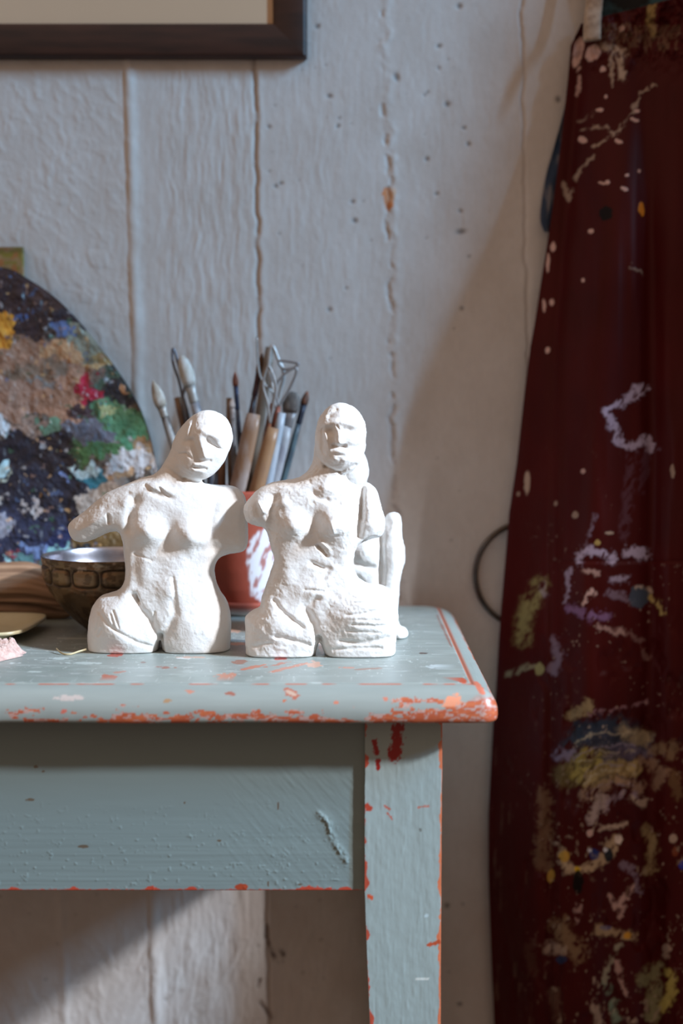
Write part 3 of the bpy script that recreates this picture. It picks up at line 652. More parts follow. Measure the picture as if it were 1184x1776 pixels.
# ------------------------------------------------------------------ hammered metal bowl
def build_bowl():
    cx, _ = at(192, 964, 1.252); c = (float(cx), 1.252, TOP)
    root = thing('metal_bowl', 'hammered bronze bowl with a band of raised oblong bosses and silvery inside', 'bowl', c)
    R = .0605
    prof = [(.001, .001), (.018, .0006), (.021, .0004), (.0238, .003), (.0305, .0085), (.0395, .0175), (.0475, .0275), (.0535, .036), (.0560, .0415), (.0574, .0465), (.0582, .0510), (.0590, .0560), (.0597, .0610), (.0604, .0645), (.0608, .0665), (.0603, .0674)]
    pr = np.array(spline(prof, 6, closed=False)); n = 320
    a = np.linspace(0, 2*math.pi, n, endpoint=False); A, Rr = np.meshgrid(a, pr[:, 0], indexing='ij'); _, Zp = np.meshgrid(a, pr[:, 1], indexing='ij')
    # band of bosses
    nb = 14; t = (A*nb/(2*math.pi)+.5) % 1-.5
    zc, hz = .0520, .0072
    e = (np.abs(t)/.43)**4+(np.abs(Zp-zc)/hz)**4
    boss = np.clip(1-e, 0, 1)**.5
    gro = np.exp(-((e-1.25)/.45)**2)*(np.abs(Zp-zc) < .0105)
    ham = fbm(A*9, Zp*300, 0, 5, 3)
    Rr = Rr+boss*.0018-gro*.0012+.0005*ham
    V = np.stack([c[0]+Rr*np.cos(A), c[1]+Rr*np.sin(A), c[2]+Zp], -1)
    col = np.tile(srgb(112, 92, 70), (*A.shape, 1))*(1+.35*fbm(A*8, Zp*160, 0, 9)[..., None])
    lay(col, sstep(.1, .45, fbm(A*5, Zp*90, 0, 12))*.5, (126, 86, 56))
    lay(col, np.clip(gro, 0, 1)*.9, (26, 18, 14)); lay(col, boss*.4, (160, 132, 98)); lay(col, sstep(.1, .3, fbm(A*12, Zp*260, 0, 14))*(Zp > .058)*.6, (170, 150, 128)); lay(col, sstep(.15, .3, fbm(A*9, Zp*200, 0, 15))*.5, (54, 38, 28))  # boss highlights put into the colour; grooves coloured darker
    V1 = V.reshape(-1, 3)
    mesh('bowl_body', V1, gridF(n, len(pr), wrap=True), mat('aged_bronze', rough=.40, metal=.75, attr=True, bump=.3, bscale=120, bdist=.001), root, col=col)
    pin = spline([(.0603, .0674), (.0590, .0672), (.0578, .0640), (.0560, .0530), (.050, .0440), (.040, .029), (.030, .017), (.018, .009), (.0005, .0075)], 5, closed=False)
    V, F = lathe(pin, 160, c)
    mesh('bowl_lining', V, F, mat('silvery_lining', (190, 190, 200), .28, 1., color2=(150, 148, 155), scale=40, bump=.25, bscale=60), root)['label'] = 'silvery polished inside of the bowl'
build_bowl()

# ------------------------------------------------------------------ terracotta pot on its saucer
POT = (float(at(428, 900, 1.362)[0]), 1.362)
def build_pot():
    z0 = TOP+.0062
    prof = [(.0005, .003), (.0300, .003), (.0330, .0035), (.0345, .006), (.0380, .018), (.0412, .036), (.0440, .056), (.0462, .076), (.0476, .088), (.0484, .0925), (.0515, .0935), (.0525, .0955), (.0530, .1075), (.0528, .1105), (.0510, .1125), (.0490, .1118),
            (.0475, .1090), (.0455, .085), (.042, .055), (.036, .025), (.031, .012), (.0005, .010)]
    pr = np.array([p for a, b in zip(prof[:-1], prof[1:]) for p in [(a[0]+(b[0]-a[0])*t, a[1]+(b[1]-a[1])*t) for t in np.arange(0, 1, .12)]]+[prof[-1]])
    V, F = lathe(pr, 260, (POT[0], POT[1], z0))
    PX, PY = proj(V[:, 0], V[:, 1], V[:, 2])
    col = np.tile(srgb(150, 68, 50), (len(V), 1))*(1+.12*fbm(V[:, 0]*60, V[:, 1]*60, V[:, 2]*60, 3)[:, None])
    fr = V[:, 1] < POT[1]
    w = sstep(1.15, .85, eblob(PX, PY, 453, 975, 27, 66, 6)+.55*fbm(PX/13, PY/15, 0, 7)+.25*sstep(960, 1030, PY)*np.abs(PX-448)/14)*fr
    w *= 1-.85*sstep(.12, .3, fbm(PX/9+PY/30, PY/22, 0, 8))
    lay(col, w, (214, 214, 222))
    o = mesh('terracotta_pot', V, F, mat('terracotta', rough=.6, attr=True, bump=.2, bscale=150), col=col)
    tag(o, 'terracotta pot with a white paint splash holding brushes and modelling tools', 'pot')
    sp_ = [(.0005, 0), (.036, 0), (.040, .0016), (.0455, .009), (.0462, .0125), (.0450, .0135), (.0435, .0125), (.0385, .0042), (.036, .0032), (.0005, .0032)]
    # saucer stands on the table and the pot stands in it
    V, F = lathe([(r, max(z, 0)) for r, z in sp_], 120, (POT[0], POT[1], TOP+.0004))
    col = np.tile(srgb(156, 72, 54), (len(V), 1)); lay(col, sstep(.0050, .0030, V[:, 2]-TOP)*(V[:, 1] < POT[1]), (206, 190, 180))
    tag(mesh('pot_saucer', V, F, bpy.data.materials['terracotta'], col=col), 'terracotta saucer with a pale foot under the brush pot', 'saucer')
build_pot()

# ------------------------------------------------------------------ brushes and tools in the pot
_mc = {}
def cm(c, rough=.5, metal=0., c2=None, sc=120):
    k = (c, rough, metal, c2)
    if k not in _mc: _mc[k] = mat('tool_finish', tuple(v*.86 for v in c), rough, metal, color2=tuple(v*.86 for v in c2) if c2 else None, scale=sc*.6, stretch=(1, 1, .4), bump=.35, bscale=140, lo_hi=(.44, .58))
    return _mc[k]
TG = 'brushes and tools standing in the terracotta pot'
def axis(tip, rim, yt, yr):
    A, B = pt(*tip, yt), pt(*rim, yr); d = (A-B).normalized()
    base = B-d*((B.z-(TOP+.022))/d.z) if d.z > .1 else B-d*.08
    # keep the foot of the tool inside the pot
    o = Vector((base.x-POT[0], base.y-POT[1])); 
    if o.length > .024: o = o.normalized()*.024; base = Vector((POT[0]+o.x, POT[1]+o.y, base.z))
    return base, B, A
def along(P, t):
    b, r, a = P
    L1, L2 = (r-b).length, (a-r).length; s = t*(L1+L2)
    return b+(r-b)*(s/L1) if s < L1 else r+(a-r)*((s-L1)/L2)
def brush(label, tip, rim, yt, yr, w, hc, hc2, fc, bc, bl=26, fl=22, flat=1., blunt=.3, bw=1.0, name='paintbrush'):
    """w handle width px; bl, fl bristle and ferrule length px"""
    P = axis(tip, rim, yt, yr); s = .00055
    total = (P[1]-P[0]).length+(P[2]-P[1]).length
    root = thing(name, label, 'brush' if name == 'paintbrush' else 'tool', P[0], TG)
    tb, tf = 1-bl*s/total, 1-(bl+fl)*s/total
    w *= s/2
    ts = [0, .02, .3, .6, tf*.92, tf]; rs = [.35*w, .5*w, .7*w, 1.05*w, .95*w, .8*w]
    V, F = tube([along(P, t) for t in ts], [(r, r*max(.5, flat)) for r in rs]); mesh('handle', V, F, cm(hc, .45, c2=hc2), root)
    if fl:
        V, F = tube([along(P, t) for t in (tf-.004, tf+.002, (tf+tb)/2, tb)], [(.86*w, .86*w*flat), (.92*w, .92*w*flat), (.9*w, .85*w*flat), (w*bw, w*.85*flat)]); mesh('ferrule', V, F, cm(fc, .5, .5), root)
    if bl:
        n = 7; q = [k/(n-1) for k in range(n)]
        rr = [w*bw*(1+.25*math.sin(math.pi*min(1, t*1.2)))*((1-t**2.2)*(1-blunt)+blunt) for t in q]; rr[-1] *= .45
        V, F = tube([along(P, tb-.002+(1-tb+.002)*t) for t in q], [(r, r*flat) for r in rr], 14); mesh('bristles', V, F, cm(bc[0], .7, c2=bc[1], sc=300), root)
W_ = (214, 212, 206)
brush('paintbrush with long white paint-caked tip, leftmost in the pot', (265, 660), (327, 848), 1.34, 1.345, 16, (84, 74, 68), (176, 174, 172), (176, 172, 166), (W_, (170, 160, 146)), 46, 18, bw=1.15)
brush('thick paintbrush with rounded white-coated head and white handle, left in the pot', (315, 617), (379, 850), 1.36, 1.36, 19, (178, 180, 186), (110, 112, 122), (184, 182, 178), (W_, (196, 190, 178)), 52, 30, blunt=.7, bw=1.15)
brush('flat brown wooden stick with square end behind the tilted head', (307, 689), (345, 849), 1.372, 1.372, 14, (146, 112, 84), (120, 90, 68), (0, 0, 0), None, 0, 0, name='modelling_stick')
brush('tan wooden brush handle standing beside the small orange-tipped brush', (397, 690), (401, 848), 1.366, 1.366, 12, (128, 98, 72), (150, 128, 104), (0, 0, 0), None, 0, 0, name='modelling_stick')
brush('thin brush with a white blob at its tip, left of the orange-tipped brush', (402, 690), (408, 848), 1.352, 1.352, 9, (96, 92, 96), (160, 158, 158), (176, 176, 182), ((226, 226, 230), (206, 206, 212)), 16, 20)
brush('slim brush with short orange tip and dark blue ferrule', (407, 645), (421, 848), 1.36, 1.358, 9, (60, 58, 72), (96, 84, 84), (66, 74, 100), ((160, 78, 34), (120, 58, 28)), 24, 40)
brush('round brush with dark brown bristles and maroon handle', (455, 612), (411, 846), 1.36, 1.352, 11, (70, 40, 46), (52, 36, 42), (72, 48, 52), ((120, 80, 36), (90, 56, 26)), 34, 40)
brush('tall flat tan wooden slat behind the wire loop tools', (468, 602), (432, 850), 1.385, 1.38, 20, (150, 134, 118), (122, 106, 92), (0, 0, 0), None, 0, 0, flat=.35, name='modelling_stick')
brush('broad pale wooden spatula handle, lower left of the loop tools', (440, 718), (413, 846), 1.335, 1.330, 30, (150, 116, 90), (170, 156, 150), (0, 0, 0), None, 0, 0, flat=.5, name='modelling_stick')
brush('round tan wooden handle leaning right in front of the wire loops', (474, 742), (445, 846), 1.330, 1.325, 25, (164, 126, 92), (150, 116, 92), (0, 0, 0), None, 0, 0, flat=.7, name='modelling_stick')
brush('wide flat brush with grey bristles and whitish handle', (510, 680), (470, 848), 1.352, 1.345, 24, (176, 178, 184), (150, 150, 160), (140, 138, 140), ((98, 94, 92), (128, 124, 120)), 34, 26, flat=.45, blunt=.9, bw=1.1)
brush('thin dark teal brush with orange tip, rightmost in the pot', (533, 678), (487, 848), 1.368, 1.36, 12, (50, 62, 74), (82, 104, 112), (52, 56, 70), ((150, 82, 48), (96, 62, 46)), 24, 34)
brush('pale blue-white painted brush handle behind the right torso shoulder', (489, 716), (462, 848), 1.338, 1.335, 17, (168, 180, 194), (196, 196, 200), (0, 0, 0), None, 0, 0, name='modelling_stick')
brush('brown brush handle showing between tilted head and its shoulder', (386, 790), (382, 848), 1.345, 1.345, 15, (130, 90, 58), (104, 74, 50), (0, 0, 0), None, 0, 0, name='modelling_stick')
brush('dark handle with white specks low behind the tilted chin', (366, 770), (362, 848), 1.342, 1.342, 14, (58, 64, 78), (170, 176, 184), (0, 0, 0), None, 0, 0, name='modelling_stick')
def loop_tool(label, rim, neck, loop, yr, yn, w, hc, hc2, wire=.0013, wc=(176, 174, 172), ferr=(146, 104, 84)):
    P = axis(neck, rim, yn, yr)
    root = thing('loop_tool', label, 'tool', P[0], TG)
    V, F = tube([along(P, t) for t in (0, .3, .7, .86)], [w*.000275*k for k in (.6, .9, 1.05, .9)]); mesh('handle', V, F, cm(hc, .5, c2=hc2), root)
    V, F = tube([along(P, t) for t in (.85, .93, 1)], [w*.000275*k for k in (.95, .9, .6)]); mesh('ferrule', V, F, cm(ferr, .5, .5), root)
    pts = spline([(*q, yn) if len(q) == 2 else q for q in [neck]+loop+[neck]], 6, closed=False)
    V, F = tube([pt(p[0], p[1], p[2]) for p in pts], wire, 8); mesh('wire_loop', V, F, cm(wc, .4, .35), root)
loop_tool('wire loop tool with one long thin wire bending up over the brushes', (446, 848), (472, 700), [(474, 682, 1.35), (462, 670, 1.348), (450, 650, 1.346), (446, 620, 1.345), (445, 585, 1.345), (447, 620, 1.35), (451, 648, 1.352), (463, 666, 1.353), (476, 680, 1.353)], 1.34, 1.35, 12, (158, 120, 88), (128, 96, 72), .0009)
loop_tool('ribbon loop tool with pale pointed loop, tallest of the loops', (452, 848), (480, 712), [(474, 680, 1.352), (466, 640, 1.352), (471, 600, 1.352), (482, 622, 1.352), (492, 648, 1.352), (486, 680, 1.352)], 1.372, 1.352, 14, (150, 116, 90), (170, 140, 110), .0018, (196, 194, 192))
loop_tool('wire loop tool with square bent loop leaning right', (458, 848), (483, 705), [(478, 672, 1.343), (492, 650, 1.343), (512, 636, 1.343), (516, 630, 1.343), (484, 626, 1.343), (492, 640, 1.343), (514, 640, 1.343), (503, 672, 1.343)], 1.336, 1.343, 13, (120, 92, 72), (150, 122, 98), .0013, (150, 146, 146), (160, 100, 84))
loop_tool('small curled wire loop tool with copper ferrule', (440, 848), (468, 735), [(464, 700, 1.338), (456, 668, 1.338), (462, 640, 1.338), (468, 638, 1.338), (478, 670, 1.338), (474, 702, 1.338)], 1.326, 1.338, 11, (140, 108, 80), (108, 82, 64), .0013, (166, 162, 160), (150, 92, 66))
loop_tool('thin bent wire tool beside the white round brush', (352, 849), (316, 688), [(310, 660, 1.365), (300, 630, 1.365), (299, 606, 1.365), (304, 612, 1.365), (311, 640, 1.365), (320, 668, 1.365)], 1.37, 1.365, 12, (98, 96, 100), (140, 138, 140), .0014, (120, 120, 128), (120, 118, 122))

# ------------------------------------------------------------------ painter's palette and the board behind it
def build_palette():
    outl = [(-70, 474), (-20, 464), (15, 466), (45, 482), (85, 508), (120, 540), (155, 580), (190, 625), (220, 668), (243, 710), (260, 760), (270, 810), (275, 860), (271, 910), (256, 960), (225, 1005), (180, 1038), (120, 1052), (40, 1058), (-60, 1056), (-160, 1020), (-230, 950),
            (-262, 860), (-258, 740), (-222, 620), (-150, 530)]
    o = np.array(spline(outl, 36)); nA = len(o); nR = 210
    t = np.linspace(0, 1, nR)**.8
    c = np.array([30, 790])
    PX = c[0]+(o[:, 0]-c[0])[:, None]*t[None]; PY = c[1]+(o[:, 1]-c[1])[:, None]*t[None]
    YP = 1.352+(1060-PY)/600*.055
    wx, wy = fbm(PX/28, PY/28, 0, 101), fbm(PX/28, PY/28, 0, 102); fx, fy = fbm(PX/8, PY/8, 0, 103), fbm(PX/8, PY/8, 0, 104)
    QX, QY = PX+26*wx+9*fx, PY+26*wy+9*fy
    col = np.tile(srgb(92, 84, 78), (*PX.shape, 1))
    B = [(0, 520, 130, 62, 10, (44, 33, 40)), (120, 530, 60, 30, 45, (38, 34, 44)), (90, 510, 40, 20, 30, (58, 44, 46)), (10, 590, 60, 40, 0, (46, 36, 44)), (145, 590, 40, 22, 50, (132, 134, 120)), (165, 625, 30, 22, 50, (118, 122, 108)), (70, 640, 85, 55, 10, (150, 118, 100)),
         (110, 612, 40, 22, 10, (176, 138, 104)), (60, 650, 45, 28, 0, (124, 106, 92)), (75, 672, 40, 18, 10, (112, 112, 112)), (30, 690, 60, 36, 0, (150, 122, 108)), (100, 700, 40, 40, 0, (148, 112, 92)), (2, 575, 25, 38, 0, (206, 144, 52)), (32, 556, 9, 9, 0, (70, 92, 140)),
         (112, 570, 16, 12, 30, (84, 104, 146)), (160, 640, 14, 8, 0, (178, 150, 110)), (205, 660, 40, 30, 60, (38, 48, 52)), (185, 655, 14, 10, 0, (66, 88, 76)), (175, 625, 12, 14, 0, (128, 108, 70)), (162, 683, 30, 19, 0, (156, 28, 56)), (205, 690, 18, 22, 0, (30, 36, 48)), (216, 668, 9, 7, 0, (170, 130, 96)),
         (140, 712, 30, 16, 0, (60, 46, 52)), (205, 735, 58, 32, 20, (80, 128, 98)), (185, 715, 22, 9, 0, (150, 158, 116)), (235, 760, 26, 34, 0, (72, 126, 96)), (150, 752, 42, 24, 10, (96, 100, 114)), (120, 790, 30, 26, 0, (50, 78, 52)), (180, 785, 40, 14, 0, (70, 110, 72)), (250, 785, 22, 20, 0, (150, 124, 92)),
         (228, 806, 46, 24, -10, (188, 186, 188)), (90, 740, 18, 14, 0, (90, 120, 100)), (40, 740, 30, 10, 0, (140, 120, 110)), (5, 740, 14, 18, 0, (178, 190, 200)), (40, 800, 70, 52, 0, (24, 26, 40)), (95, 800, 40, 50, 0, (28, 26, 36)), (60, 870, 110, 60, 0, (26, 30, 46)), (30, 930, 110, 40, 0, (34, 42, 66)),
         (160, 828, 26, 16, 0, (36, 98, 118)), (145, 815, 16, 14, 0, (150, 176, 186)), (205, 830, 18, 10, 0, (170, 138, 108)), (180, 865, 50, 24, -10, (152, 142, 134)), (130, 880, 12, 40, 0, (22, 20, 30)), (3, 818, 10, 18, 0, (160, 196, 208)), (22, 820, 7, 8, 0, (150, 160, 150)), (60, 880, 18, 10, -20, (160, 156, 158)),
         (10, 915, 22, 16, 0, (126, 130, 146)), (6, 862, 10, 10, 0, (150, 148, 146)), (104, 826, 8, 8, 0, (100, 120, 168)), (100, 940, 30, 16, 0, (30, 44, 84)), (60, 955, 24, 10, 0, (96, 118, 160)), (20, 962, 12, 7, 0, (110, 40, 56)), (45, 972, 26, 8, 0, (84, 128, 134)), (5, 975, 12, 8, 0, (150, 196, 206)), (105, 960, 22, 12, 0, (120, 168, 176)),
         (185, 940, 60, 22, 0, (96, 76, 46)), (215, 900, 40, 30, 0, (110, 88, 56)), (150, 960, 20, 14, 0, (34, 42, 50))]
    for cx, cy, rx, ry, an, cc in B: lay(col, sstep(1.2, .85, eblob(QX, QY, cx, cy, rx, ry, an)), cc)
    v = fbm(PX/14, PY/14, 0, 105, 3); col *= (1+.55*v)[..., None]
    for k, cc in enumerate([(176, 178, 184), (200, 160, 110), (70, 92, 130), (60, 100, 80), (150, 120, 110), (34, 30, 40)]):
        lay(col, sstep(.50, .60, fbm(PX/15+3*k, PY/15, 0, 110+k, 4))*.55, cc)
    H = 2.2*fbm(PX/16, PY/16, 0, 120, 4)+.4*fbm(PX/5, PY/5, 0, 121, 2)+.8; H = np.clip(H, -.1, 4)*sstep(1., .96, t)[None]
    X, Z = at(PX, PY, YP); Zmin = TOP+.001
    Z = np.maximum(Z, Zmin)
    fr = np.stack([X, YP-H*.001, Z], -1); bk = np.stack([X, YP+.006, Z], -1)
    V = np.concatenate([fr.reshape(-1, 3), bk.reshape(-1, 3)]); off = nA*nR
    F1 = gridF(nA, nR, wrap=True, flip=True); F2 = gridF(nA, nR, wrap=True, off=off)
    e = np.arange(nA)*nR+nR-1; e2 = np.roll(e, -1); F3 = np.stack([e, e2, e2+off, e+off], -1)
    V[:, 1] = np.minimum(V[:, 1], WALL-.003)
    ob = mesh('painters_palette', V, np.concatenate([F1, F2, F3]), mat('palette_oil_paint', rough=.42, attr=True), col=np.concatenate([col.reshape(-1, 3)]*2))
    tag(ob, 'large rounded palette crusted with dark, tan, crimson and green oil paint, leaning on the wall', 'palette')
    # small board whose corner shows above the palette
    a, b = pt(-110, 428, 1.416), pt(41, 478, 1.416)
    xs = np.linspace(a.x, b.x, 60); zs = np.linspace(TOP+.001, a.z, 160); X, Z = np.meshgrid(xs, zs, indexing='ij'); PX, PY = proj(X, 1.416, Z)
    col = np.tile(srgb(150, 122, 82), (*X.shape, 1))*(1+.2*fbm(PX/10, PY/10, 0, 130)[..., None])
    lay(col, sstep(.05, .25, fbm(PX/14, PY/9, 0, 131)), (128, 116, 44)); lay(col, sstep(.1, .3, fbm(PX/12, PY/12, 0, 132)), (160, 104, 60)); lay(col, sstep(10, 4, PX*0+np.abs(PY-432))*.5, (80, 62, 46))
    yf = 1.4165+0*X
    V, F = sheet(np.stack([X, yf, Z], -1), np.stack([X, yf+.004, Z], -1))
    tag(mesh('wooden_panel', V, F, mat('stained_panel', rough=.5, attr=True, bump=.3), col=np.concatenate([col.reshape(-1, 3)]*2)), 'ochre paint-stained wooden panel, its corner showing above the palette', 'panel')
build_palette()

# ------------------------------------------------------------------ picture frame on the wall
def build_frame():
    yf = WALL-.012; x1 = float(at(532, 60, yf)[0]); zb = float(at(300, 99.5, yf)[1]); wx = float(at(532, 60, yf)[0]-at(473, 60, yf)[0]); 
    x0 = x1-.62; z1 = zb+.48; wz = wx
    root = thing('picture_frame', 'dark brown wooden picture frame with pale mount, cut off at the top left', 'picture frame', ((x0+x1)/2, WALL, zb))
    def rail(P, Q, nrm):   # mitred moulding from P to Q, nrm points to the picture
        P, Q, nrm = Vector(P), Vector(Q), Vector(nrm); d = (Q-P).normalized()
        prof = [(0, 0), (0, .009), (.0015, .0115), (.004, .0120), (.018, .0112), (wx-.004, .0090), (wx-.001, .0082), (wx, .007), (wx, 0)]
        V = []
        for w, h in prof:
            for E, s in ((P, 1), (Q, -1)): V.append(E+nrm*w+d*(w*s)+Vector((0, -h, 0)))
        F = [(2*k, 2*k+1, 2*k+3, 2*k+2) for k in range(len(prof)-1)]
        mesh('frame_rail', [tuple(v) for v in V], F, MF, root, True)
    global MF
    MF = mat('dark_stained_wood', (58, 30, 20), .5, color2=(38, 18, 12), scale=14, stretch=(1, 1, 8), bump=.2, bscale=80)
    yw = WALL-.0008
    rail((x0, yw, zb), (x1, yw, zb), (0, 0, 1)); rail((x1, yw, zb), (x1, yw, z1), (-1, 0, 0)); rail((x1, yw, z1), (x0, yw, z1), (0, 0, -1)); rail((x0, yw, z1), (x0, yw, zb), (1, 0, 0))
    V, F = box(x0+wx-.004, x1-wx+.004, WALL-.006, WALL-.004, zb+wz-.004, z1-wz+.004)
    mesh('picture_mount', V, F, mat('cream_mount', (214, 184, 152), .8, color2=(208, 178, 146), scale=3), root, False)
build_frame()

# ------------------------------------------------------------------ red apron, cloth and ring hanging at the right
LEFT = [(-60, 1012), (20, 1012), (45, 1006), (78, 990), (136, 985), (239, 974), (341, 961), (410, 951), (478, 940), (563, 927), (600, 920), (668, 911), (805, 896), (890, 883), (975, 876), (1044, 870), (1112, 865), (1200, 860), (1258, 855), (1415, 847), (1517, 847), (1603, 850), (1688, 853), (1776, 857), (2300, 862)]
def build_apron():
    us = np.concatenate([np.linspace(0, 350, 280), np.linspace(362, 620, 24)]); vs = np.concatenate([np.linspace(0, 1, 1000), [1.06, 1.15]])
    U, T = np.meshgrid(us, vs, indexing='ij')
    PXg = 1010+U
    def top(px): return np.interp(px, [1000, 1009, 1020, 1040, 1070, 1100, 1140, 1200, 1400], [60, 42, 37, 30, 22, 15, 4, -12, -30])
    PY = top(PXg)+T*(1830-top(PXg))
    L = np.interp(PY, [p[0] for p in LEFT], [p[1] for p in LEFT]); PX = L+U
    k = sstep(0, 500, PY)
    Y = 1.409-.062*(1-np.exp(-(U/(62+14*np.sin(PY/330)))**1.5))*(.30+.70*k)-.014*sstep(0, 900, PY)*sstep(20, 120, U)
    fold = lambda c, w, a: a*np.exp(-((PX-c)/w)**2)
    Y += fold(np.interp(PY, [0, 600, 1100, 1776], [1015, 965, 962, 945]), 12, .006) - fold(np.interp(PY, [0, 600, 1776], [1060, 1040, 1010]), 45, .010)*k
    Y += fold(np.interp(PY, [0, 600, 1100, 1776], [1120, 1130, 1128, 1130]), 20, .012)*k - fold(1185, 30, .006)
    Y += .006*fbm(PX/60, PY/420, 0, 140, 3)*sstep(0, 40, U)
    Y += .0035*sstep(.0, .5, fbm(PX/30, PY/60, 0, 141, 3))*sstep(10, 40, U)*sstep(950, 1250, PY)
    # stitched pocket edge
    Y -= .0016*sstep(972, 977, PY)*sstep(955, 962, PX); Y += .0012*np.exp(-((PY-974)/2.5)**2)*(PX > 958)
    # crumpled hem at the top where it is gathered
    Y -= .010*fbm(PX/16, PY/22, 0, 142, 3)*sstep(150, 60, PY)
    col = np.tile(srgb(66, 9, 8), (*U.shape, 1))*(1+.22*fbm(PX/50, PY/90, 0, 143)[..., None])
    wx, wy = fbm(PX/14, PY/14, 0, 150), fbm(PX/14, PY/14, 0, 151); n5 = fbm(PX/5, PY/5, 0, 152, 3)
    CR, LV, OC, TL, PK = (196, 176, 158), (176, 164, 190), (172, 150, 92), (62, 86, 96), (204, 170, 162)
    n7 = fbm(PX/5, PY/5, 0, 153, 3); n6 = fbm((PX+.6*PY)/8, (PY-.5*PX)/17, 0, 154, 5)
    def st(pts, w, c, a=.9, thr=0., ns=1.): # broken streak: paint strokes and painted sheen
        d = segdist(PX+8*wx+3*n5, PY+8*wy+3*n7, pts); m = sstep(1.25, .35, d/(w*1.25)+.5*ns*n5)*sstep(.30+.5*thr*ns, -.12+.5*thr*ns-.25*(1.3-min(ns, 1.3)), n6-.15); lay(col, m*a, c)
    def dot(x, y, rx, ry, an, c, a=.95): lay(col, sstep(1.25, .8, eblob(PX+2*wx, PY+2*wy, x, y, rx, ry, an)+.4*n5)*a, c)
    # top hem, heavily painted
    for x, y, rx, ry, an in [(1002, 90, 9, 26, 12), (1028, 92, 16, 11, -50), (1030, 55, 4, 7, 0), (1078, 50, 5, 6, 0), (1045, 120, 6, 5, 0)]: dot(x, y, rx, ry, an, PK)
    st([(1050, 80), (1074, 90), (1080, 130)], 7, CR, .75, .2, 1.6); st([(1058, 95), (1062, 150)], 3, CR, .6, .1); st([(1004, 122), (1000, 165)], 3, PK, .7); st([(1130, 8), (1128, 40), (1133, 60)], 5, OC, .6, .2, 1.5)
    for k in range(16):
        x = 1040+k*9; st([(x, 45+3*math.sin(k)), (x-4, 80+10*math.cos(k*2))], 3, (120, 96, 76), .5, .25, 1.8)
    for p in [(1050, 168, 3, 3), (1040, 191, 6, 4), (1104, 192, 5, 3), (1100, 208, 8, 3), (1072, 245, 8, 3.4), (1010, 243, 8, 6), (1053, 317, 4, 4), (1043, 318, 7, 2), (1083, 328, 7, 3.4), (1087, 304, 4, 3), (1108, 296, 3, 3), (1024, 400, 5, 4), (959, 428, 4, 9), (950, 455, 3, 17), (943, 530, 3, 11), (957, 524, 4, 6), (1011, 486, 3, 4), (949, 607, 4, 5)]:
        dot(*p, 15 if p[2] > 6 else 0, PK)
    st([(1134, 148), (1110, 158), (1100, 185), (1085, 215), (1060, 235), (1028, 255)], 2.6, CR, .55, 0, 1.2); st([(1012, 222), (1035, 219), (1060, 228)], 3, CR, .5, .1, 1.2); st([(1028, 272), (1010, 290), (998, 312)], 3.5, CR, .5, .1, 1.2); st([(975, 320), (985, 350), (992, 330)], 4, CR, .5, .2)
    dot(1050, 370, 12, 13, 0, (10, 10, 14)); dot(1112, 362, 5, 12, -8, (208, 132, 30))
    st([(1000, 210), (1030, 195)], 3, CR, .3); st([(1096, 462), (1112, 472)], 4, CR, .35, .1)
    # the C-shaped smear, painted window sheen and the pocket edge
    st([(1110, 675), (1090, 695), (1070, 703), (1052, 712)], 7, LV, .9, .0, 1.0); st([(1052, 712), (1062, 735), (1072, 765), (1098, 775), (1122, 760), (1130, 778)], 7, LV, .85, .15, 1.3); st([(1104, 672), (1118, 670), (1114, 682)], 6, LV, .7, .1)
    st([(1098, 780), (1088, 850), (1080, 930)], 9, (120, 96, 116), .28, -.1, .5); st([(1120, 780), (1112, 850)], 7, (120, 96, 116), .25, -.1, .5); st([(1030, 895), (1018, 940)], 4, LV, .3)  # first two streaks: faint window sheen put into the colour
    dot(914, 837, 5, 21, 3, CR, .7); dot(898, 857, 3, 4, 0, CR, .5); dot(997, 893, 6, 6, 0, CR, .45); dot(963, 873, 3, 4, 0, CR, .4); dot(1011, 818, 4, 4, 0, PK, .7); dot(1036, 941, 5, 5, 0, OC); dot(1057, 924, 7, 3, 0, CR, .6); dot(1166, 818, 4, 12, 0, CR, .5)
    st([(1002, 972), (1015, 955), (1042, 960), (1062, 968)], 8, LV, .9, .2, 1.6); st([(1090, 958), (1115, 960)], 9, LV, .9, .3, 1.9); st([(1010, 992), (1035, 993)], 5, PK, .6, .3, 1.8); st([(1065, 1006), (1085, 1005)], 7, LV, .7, .2, 1.5)
    st([(980, 1040), (984, 1010), (988, 990)], 4, LV, .6, .2, 1.6); st([(1010, 1045), (1020, 1030), (1030, 1028)], 4, PK, .8, .1, 1.4); st([(988, 1055), (1005, 1062), (1050, 1072)], 8, (130, 100, 140), .8, .05, 1.2); st([(1055, 1030), (1095, 1040)], 6, LV, .3, .2)
    dot(1108, 1035, 18, 20, 10, (66, 82, 98), .8); st([(1105, 1016), (1130, 1022)], 4, CR, .7); st([(1130, 1035), (1145, 1050), (1150, 1062)], 4.5, OC, .9, 0, 1.2)
    # the olive streak on the side plane
    st([(936, 1015), (918, 1045), (905, 1080), (903, 1110)], 14, (146, 140, 92), .85, .05, .5); st([(940, 1010), (945, 1030)], 5, LV, .4); st([(880, 1170), (905, 1158), (935, 1157)], 5, (150, 146, 120), .7, .0, .8); dot(935, 1160, 8, 11, 0, (150, 146, 100), .8)
    st([(960, 1110), (968, 1140), (960, 1165)], 8, LV, .35, .2, 1.6); st([(1040, 1088), (1080, 1100)], 4, PK, .5, .3, 1.8); st([(1070, 1090), (1110, 1110), (1120, 1140)], 5, PK, .2)
    st([(1120, 1215), (1070, 1232), (1020, 1238)], 3.5, (170, 130, 140), .5, .05, 1); st([(985, 1243), (1012, 1232), (1022, 1222)], 8, (156, 136, 100), .8, .1, 1.2)
